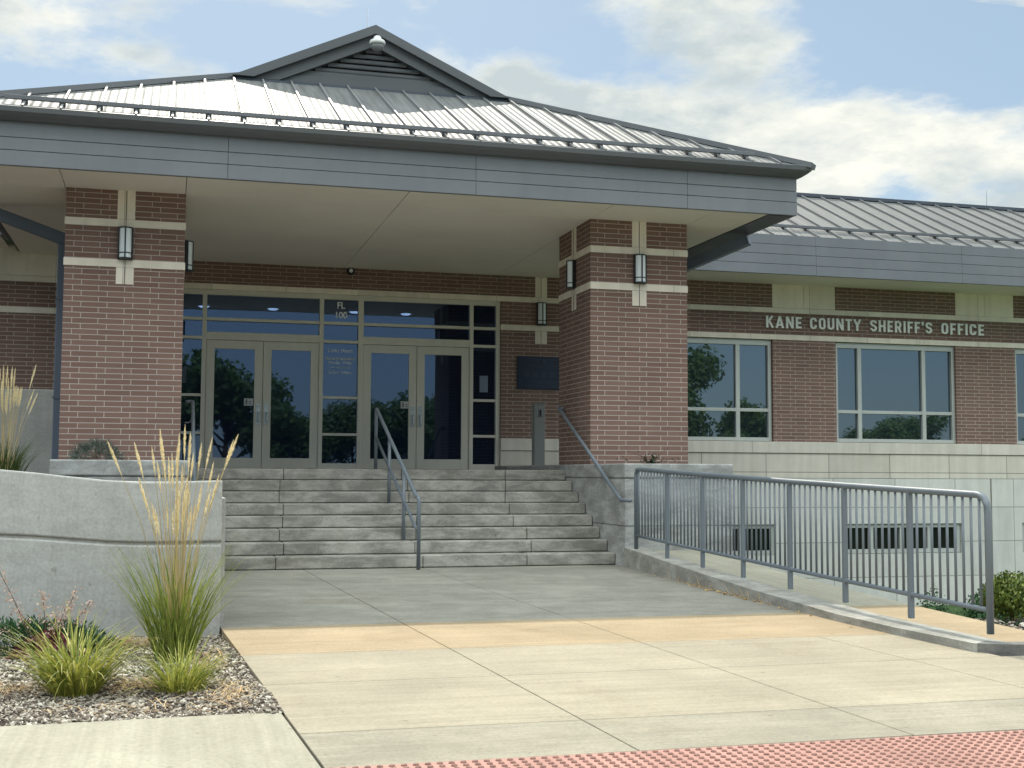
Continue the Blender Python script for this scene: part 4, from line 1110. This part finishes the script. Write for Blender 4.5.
reed_grass((-7.1, -2.6, -.2), 'shaded feather reed grass behind the planter wall at the left edge', 320, 30, 21, .75, 1.05, .12, DKREED, .16, .3, .62)
def clump(loc, label, n_, rad, L0, L1, seed, mat, name='grass_clump', lean=.95, droop=1.1, w=.007):
    o = thing(name, label, 'grass plant', loc); rn = random.Random(seed); b = MB(); tuft(b, loc, n_, rad, L0, L1, lean, droop, w, rn); b.build('foliage', mat, o, fix=False); return o
clump((-5.99, -8.45, -1.33), 'rounded yellow green grass clump on the mulch near the pavement', 420, .13, .28, .66, 5, YELG, lean=.66, droop=1.25)
clump((-5.40, -8.62, -1.345), 'small sparse grass clump at the foot of the tall reed grass', 300, .10, .18, .47, 6, YELG, w=.006, lean=.6, droop=1.2)
# juniper: low spreading
def spiky_mass(loc, label, name, cat, mat, rx, ry, rz, n_, ln, seed, w=.006, dark=0):
    rn = random.Random(seed); o = thing(name, label, cat, loc); b = MB()
    for _ in range(n_):
        a = rn.uniform(0, 6.283); e = math.acos(rn.random()); r_ = rn.uniform(.72, 1.05)*(1+.16*math.sin(a*5+1)*math.cos(e*4))
        d = Vector((math.cos(a)*math.sin(e), math.sin(a)*math.sin(e), math.cos(e))); p_ = Vector((d.x*rx*r_, d.y*ry*r_, d.z*rz*r_))+Vector(loc)
        dd = (d+Vector((rn.gauss(0, .5), rn.gauss(0, .5), rn.gauss(.1, .4)))).normalized(); sd_ = dd.cross(Vector((rn.gauss(0, 1), rn.gauss(0, 1), rn.gauss(0, 1)))).normalized()*w
        q = p_+dd*ln*rn.uniform(.5, 1.2)
        b.face([p_-sd_*.4, (p_+q)/2-sd_, q, (p_+q)/2+sd_])
    b.build('foliage', mat, o, fix=False)
    k = MB(); k.lathe([(.03, -.05), (.025, rz*.3), (.01, rz*.6)], loc, 8); k.build('stem', TWIG, o); return o
spiky_mass((-6.45, -6.75, -1.33), 'low spreading dark green juniper against the foot of the planter wall', 'juniper', 'shrub', JUN, .62, .34, .22, 5200, .05, 31)
# heuchera: burgundy leaves and airy pink flower stalks
o = thing('coral_bells', 'burgundy leaved plant with airy pink flower stalks beside the juniper', 'plant', (-6.25, -7.1, -1.33)); b = MB(); rn = random.Random(8)
for _ in range(190):
    a = rn.uniform(0, 6.28); r_ = .24*math.sqrt(rn.random()); z = .05+.13*(1-(r_/.24)**2)+rn.uniform(-.02, .02); c_ = Vector((-6.25+r_*math.cos(a), -7.1+r_*math.sin(a)*.8, -1.33+z))
    n_ = Vector((math.cos(a)*.8+rn.gauss(0, .3), math.sin(a)*.8+rn.gauss(0, .3), 1)).normalized(); u_ = n_.cross(Vector((1, .3, 0))).normalized(); v_ = n_.cross(u_); s_ = rn.uniform(.025, .042)
    b.face([c_+(u_*math.cos(t)+v_*math.sin(t))*s_*(1+.2*math.cos(t*5))+n_*.008*math.cos(t*5) for t in (2*math.pi*k/10 for k in range(10))])
b.build('leaves', HEU, o, fix=False)
sb = MB(); fb = MB()
for (dx, dy, hh) in ((-.34, .1, .47), (-.22, .0, .30), (-.05, .05, .33), (.10, .0, .27), (.16, .05, .36), (.26, -.02, .30), (.05, -.05, .24), (-.42, .0, .22)):
    p_ = Vector((-6.25+dx*.3, -7.1+dy, -1.25)); q = Vector((-6.25+dx, -7.1+dy, -1.33+hh*1.3)); sb.tube([p_, p_.lerp(q, .5)+Vector((0, 0, .03)), q], .0025, 5)
    for _ in range(70):
        t = rn.uniform(.55, 1.05); c_ = p_.lerp(q, t)+Vector((rn.gauss(0, .022), rn.gauss(0, .022), rn.gauss(0, .022))); s_ = rn.uniform(.005, .012)
        e1 = Vector((rn.gauss(0, 1), rn.gauss(0, 1), rn.gauss(0, 1))).normalized(); e2 = e1.orthogonal().normalized(); fb.face([c_-e1*s_, c_+e2*s_, c_+e1*s_, c_-e2*s_])
sb.build('stems', TWIG, o, fix=False); struct(fb.build('flowers', PINK, o, fix=False), 'stuff')
# shrubs on the right mulch
def leaf_ball(loc, r_, rz, label, seed, n_, group=None, mat=BOX, name='boxwood_shrub', leaf=.02):
    rn = random.Random(seed); o = thing(name, label, 'shrub', loc, group); b = MB()
    for _ in range(n_):
        a = rn.uniform(0, 6.283); cz_ = rn.uniform(-.75, 1); s_ = math.sqrt(1-cz_*cz_); d = Vector((math.cos(a)*s_, math.sin(a)*s_, cz_))
        rr = rn.uniform(.62, 1.03)*(1+.10*math.sin(a*4+seed)+.08*math.sin(cz_*7+a*2)); c_ = Vector(loc)+Vector((d.x*r_*rr, d.y*r_*rr, rz+d.z*rz*rr))
        n2 = (d+Vector((rn.gauss(0, .6), rn.gauss(0, .6), rn.gauss(0, .6)))).normalized(); u_ = n2.orthogonal().normalized(); v_ = n2.cross(u_); l = leaf*rn.uniform(.6, 1.3)
        b.face([c_-u_*l, c_+v_*l*.5, c_+u_*l, c_-v_*l*.5])
    b.build('foliage', mat, o, fix=False)
    k = MB(); k.tube([Vector(loc)+Vector((0, 0, -.08)), Vector(loc)+Vector((0, 0, rz*1.2))], .02, 7, radii=[.025, .012]); k.build('trunk', BARK, o); return o
SG = 'clipped boxwood shrubs before the right wing'
leaf_ball((2.12, -5.95, -1.43), .27, .235, 'large yellow topped boxwood at the right edge beyond the end of the railing', 2, 3800, SG)
leaf_ball((3.05, -4.7, -2.0), .33, .45, 'tall dark boxwood behind the yellow topped one at the right edge', 7, 3600, SG, JUN)
leaf_ball((2.55, -5.0, -1.85), .24, .34, 'boxwood seen through the last railing balusters', 3, 2800, SG, JUN)
leaf_ball((2.62, -3.95, -2.4), .24, .55, 'smallest dark boxwood seen low through the railing before the last post', 4, 2600, SG, JUN)
# plants on the cheek walls
spiky_mass((-6.34, -.40, .08), 'grey green bushy plant before the foot of the left pillar', 'lavender_plant', 'plant', GREYL, .27, .2, .20, 1500, .09, 41, .004)
b = MB(); o = thing('weed_plant', 'small dark sprawling plant on the cheek wall before the right pillar', 'plant', (.66, -.5, .08)); rn = random.Random(9)
for _ in range(70): 
    a = rn.uniform(0, 6.28); c_ = Vector((.70+rn.gauss(0, .05), -.5+rn.gauss(0, .04), .08+abs(rn.gauss(.04, .04)))); u_ = Vector((math.cos(a), math.sin(a), rn.gauss(0, .5)))*.03; v_ = Vector((-math.sin(a), math.cos(a), .4))*.016
    b.face([c_-u_, c_-v_, c_+u_, c_+v_])
for _ in range(26):
    x = .66+rn.gauss(0, .22); z = .10+abs(rn.gauss(0, .08)); c_ = Vector((x, -.5+rn.gauss(0, .03), z)); u_ = Vector((.02, 0, rn.gauss(0, .01))); b.face([c_-u_, c_-Vector((0, 0, .008)), c_+u_, c_+Vector((0, 0, .008))])
b.build('leaves', mat_leaf('weed_leaf', (.02, .03, .02), (.06, .08, .04)), o, fix=False)
k = MB()
for dx, hz in ((-.32, .18), (.25, .22), (-.15, .12), (.38, .10)): k.tube([(.68, -.5, .08), (.68+dx*.5, -.5, .08+hz*.6), (.68+dx, -.5, .08+hz)], .004, 5)
k.build('stems', TWIG, o)

# ------------------------------------------------------------------ trees across the road (mirrored in the glass)
def tree_mesh(seed, Hh, cr, n_):
    rn = random.Random(seed); tr = MB()
    tr.tube([(0, 0, -.3), (.05, .03, Hh*.25), (-.04, .06, Hh*.5), (.03, 0, Hh*.8)], .2, 9, radii=[.26, .19, .13, .04]); lobes = []
    for i in range(11):
        a = rn.uniform(0, 6.28); z0 = Hh*rn.uniform(.22, .6); L = cr*rn.uniform(.5, .95); e = Vector((math.cos(a)*L, math.sin(a)*L, z0+Hh*rn.uniform(.12, .34)))
        tr.tube([(0, 0, z0), e*.5+Vector((0, 0, z0*.5+.1)), e], .06, 6, radii=[.08, .05, .02]); lobes.append((e, cr*rn.uniform(.34, .52)))
    for i in range(5): lobes.append((Vector((rn.gauss(0, cr*.3), rn.gauss(0, cr*.3), Hh*rn.uniform(.62, .92))), cr*rn.uniform(.32, .5)))
    cw = MB()
    for _ in range(n_):
        c_, r_ = rn.choice(lobes); d = Vector((rn.gauss(0, 1), rn.gauss(0, 1), rn.gauss(0, 1))).normalized(); p_ = c_+d*r_*rn.uniform(.45, 1.08)
        n2 = (d+Vector((rn.gauss(0, .7), rn.gauss(0, .7), rn.gauss(0, .7)))).normalized(); u_ = n2.orthogonal().normalized(); v_ = n2.cross(u_); l = rn.uniform(.12, .26)
        cw.face([p_-u_*l, p_+v_*l*.6, p_+u_*l, p_-v_*l*.6])
    return tr, cw
TM = []
for sd_, Hh, cr in ((1, 9.0, 3.2), (2, 7.0, 2.9), (3, 11.5, 3.8)):
    tr, cw = tree_mesh(sd_, Hh, cr, 9000); a = tr.build('trunk', BARK, fix=True); c_ = cw.build('crown', TREEL, fix=False); TM.append((a.data, c_.data)); bpy.data.objects.remove(a); bpy.data.objects.remove(c_)
tl = [(-36, -52, 0, 1.0), (-22, -58, 1, 1.0), (-10, -50, 2, .8), (-2.5, -50, 0, .95), (1.5, -47, 1, .75), (5.0, -49, 2, .5), (8.6, -47, 0, .72), (12.4, -50, 1, .9), (15.5, -47, 2, .5), (19, -49, 0, .55), (22, -52, 0, .7),
      (25.2, -50, 2, .85), (28, -46, 1, .6), (31, -48, 0, .70), (34.5, -50, 1, .52), (38, -48, 0, .40), (41, -48, 0, .62), (44, -50, 2, .5), (45.5, -49, 1, .55), (47.5, -47, 1, .4), (50, -50, 0, .30), (55, -49, 2, .5), (62, -53, 1, .7), (72, -58, 2, .8), (84, -54, 0, .9)]
for i, (x, y, k, s_) in enumerate(tl):
    o = thing('deciduous_tree', 'broad green tree across the road, seen mirrored in the glass', 'tree', (x, y, -1.75), 'trees across the road')
    for nm, me in (('trunk', TM[k][0]), ('crown', TM[k][1])):
        q = bpy.data.objects.new(nm, me); COL.objects.link(q); q.parent = o
    o.rotation_euler = (0, 0, i*1.3); o.scale = (s_*1.15, s_*1.15, s_)
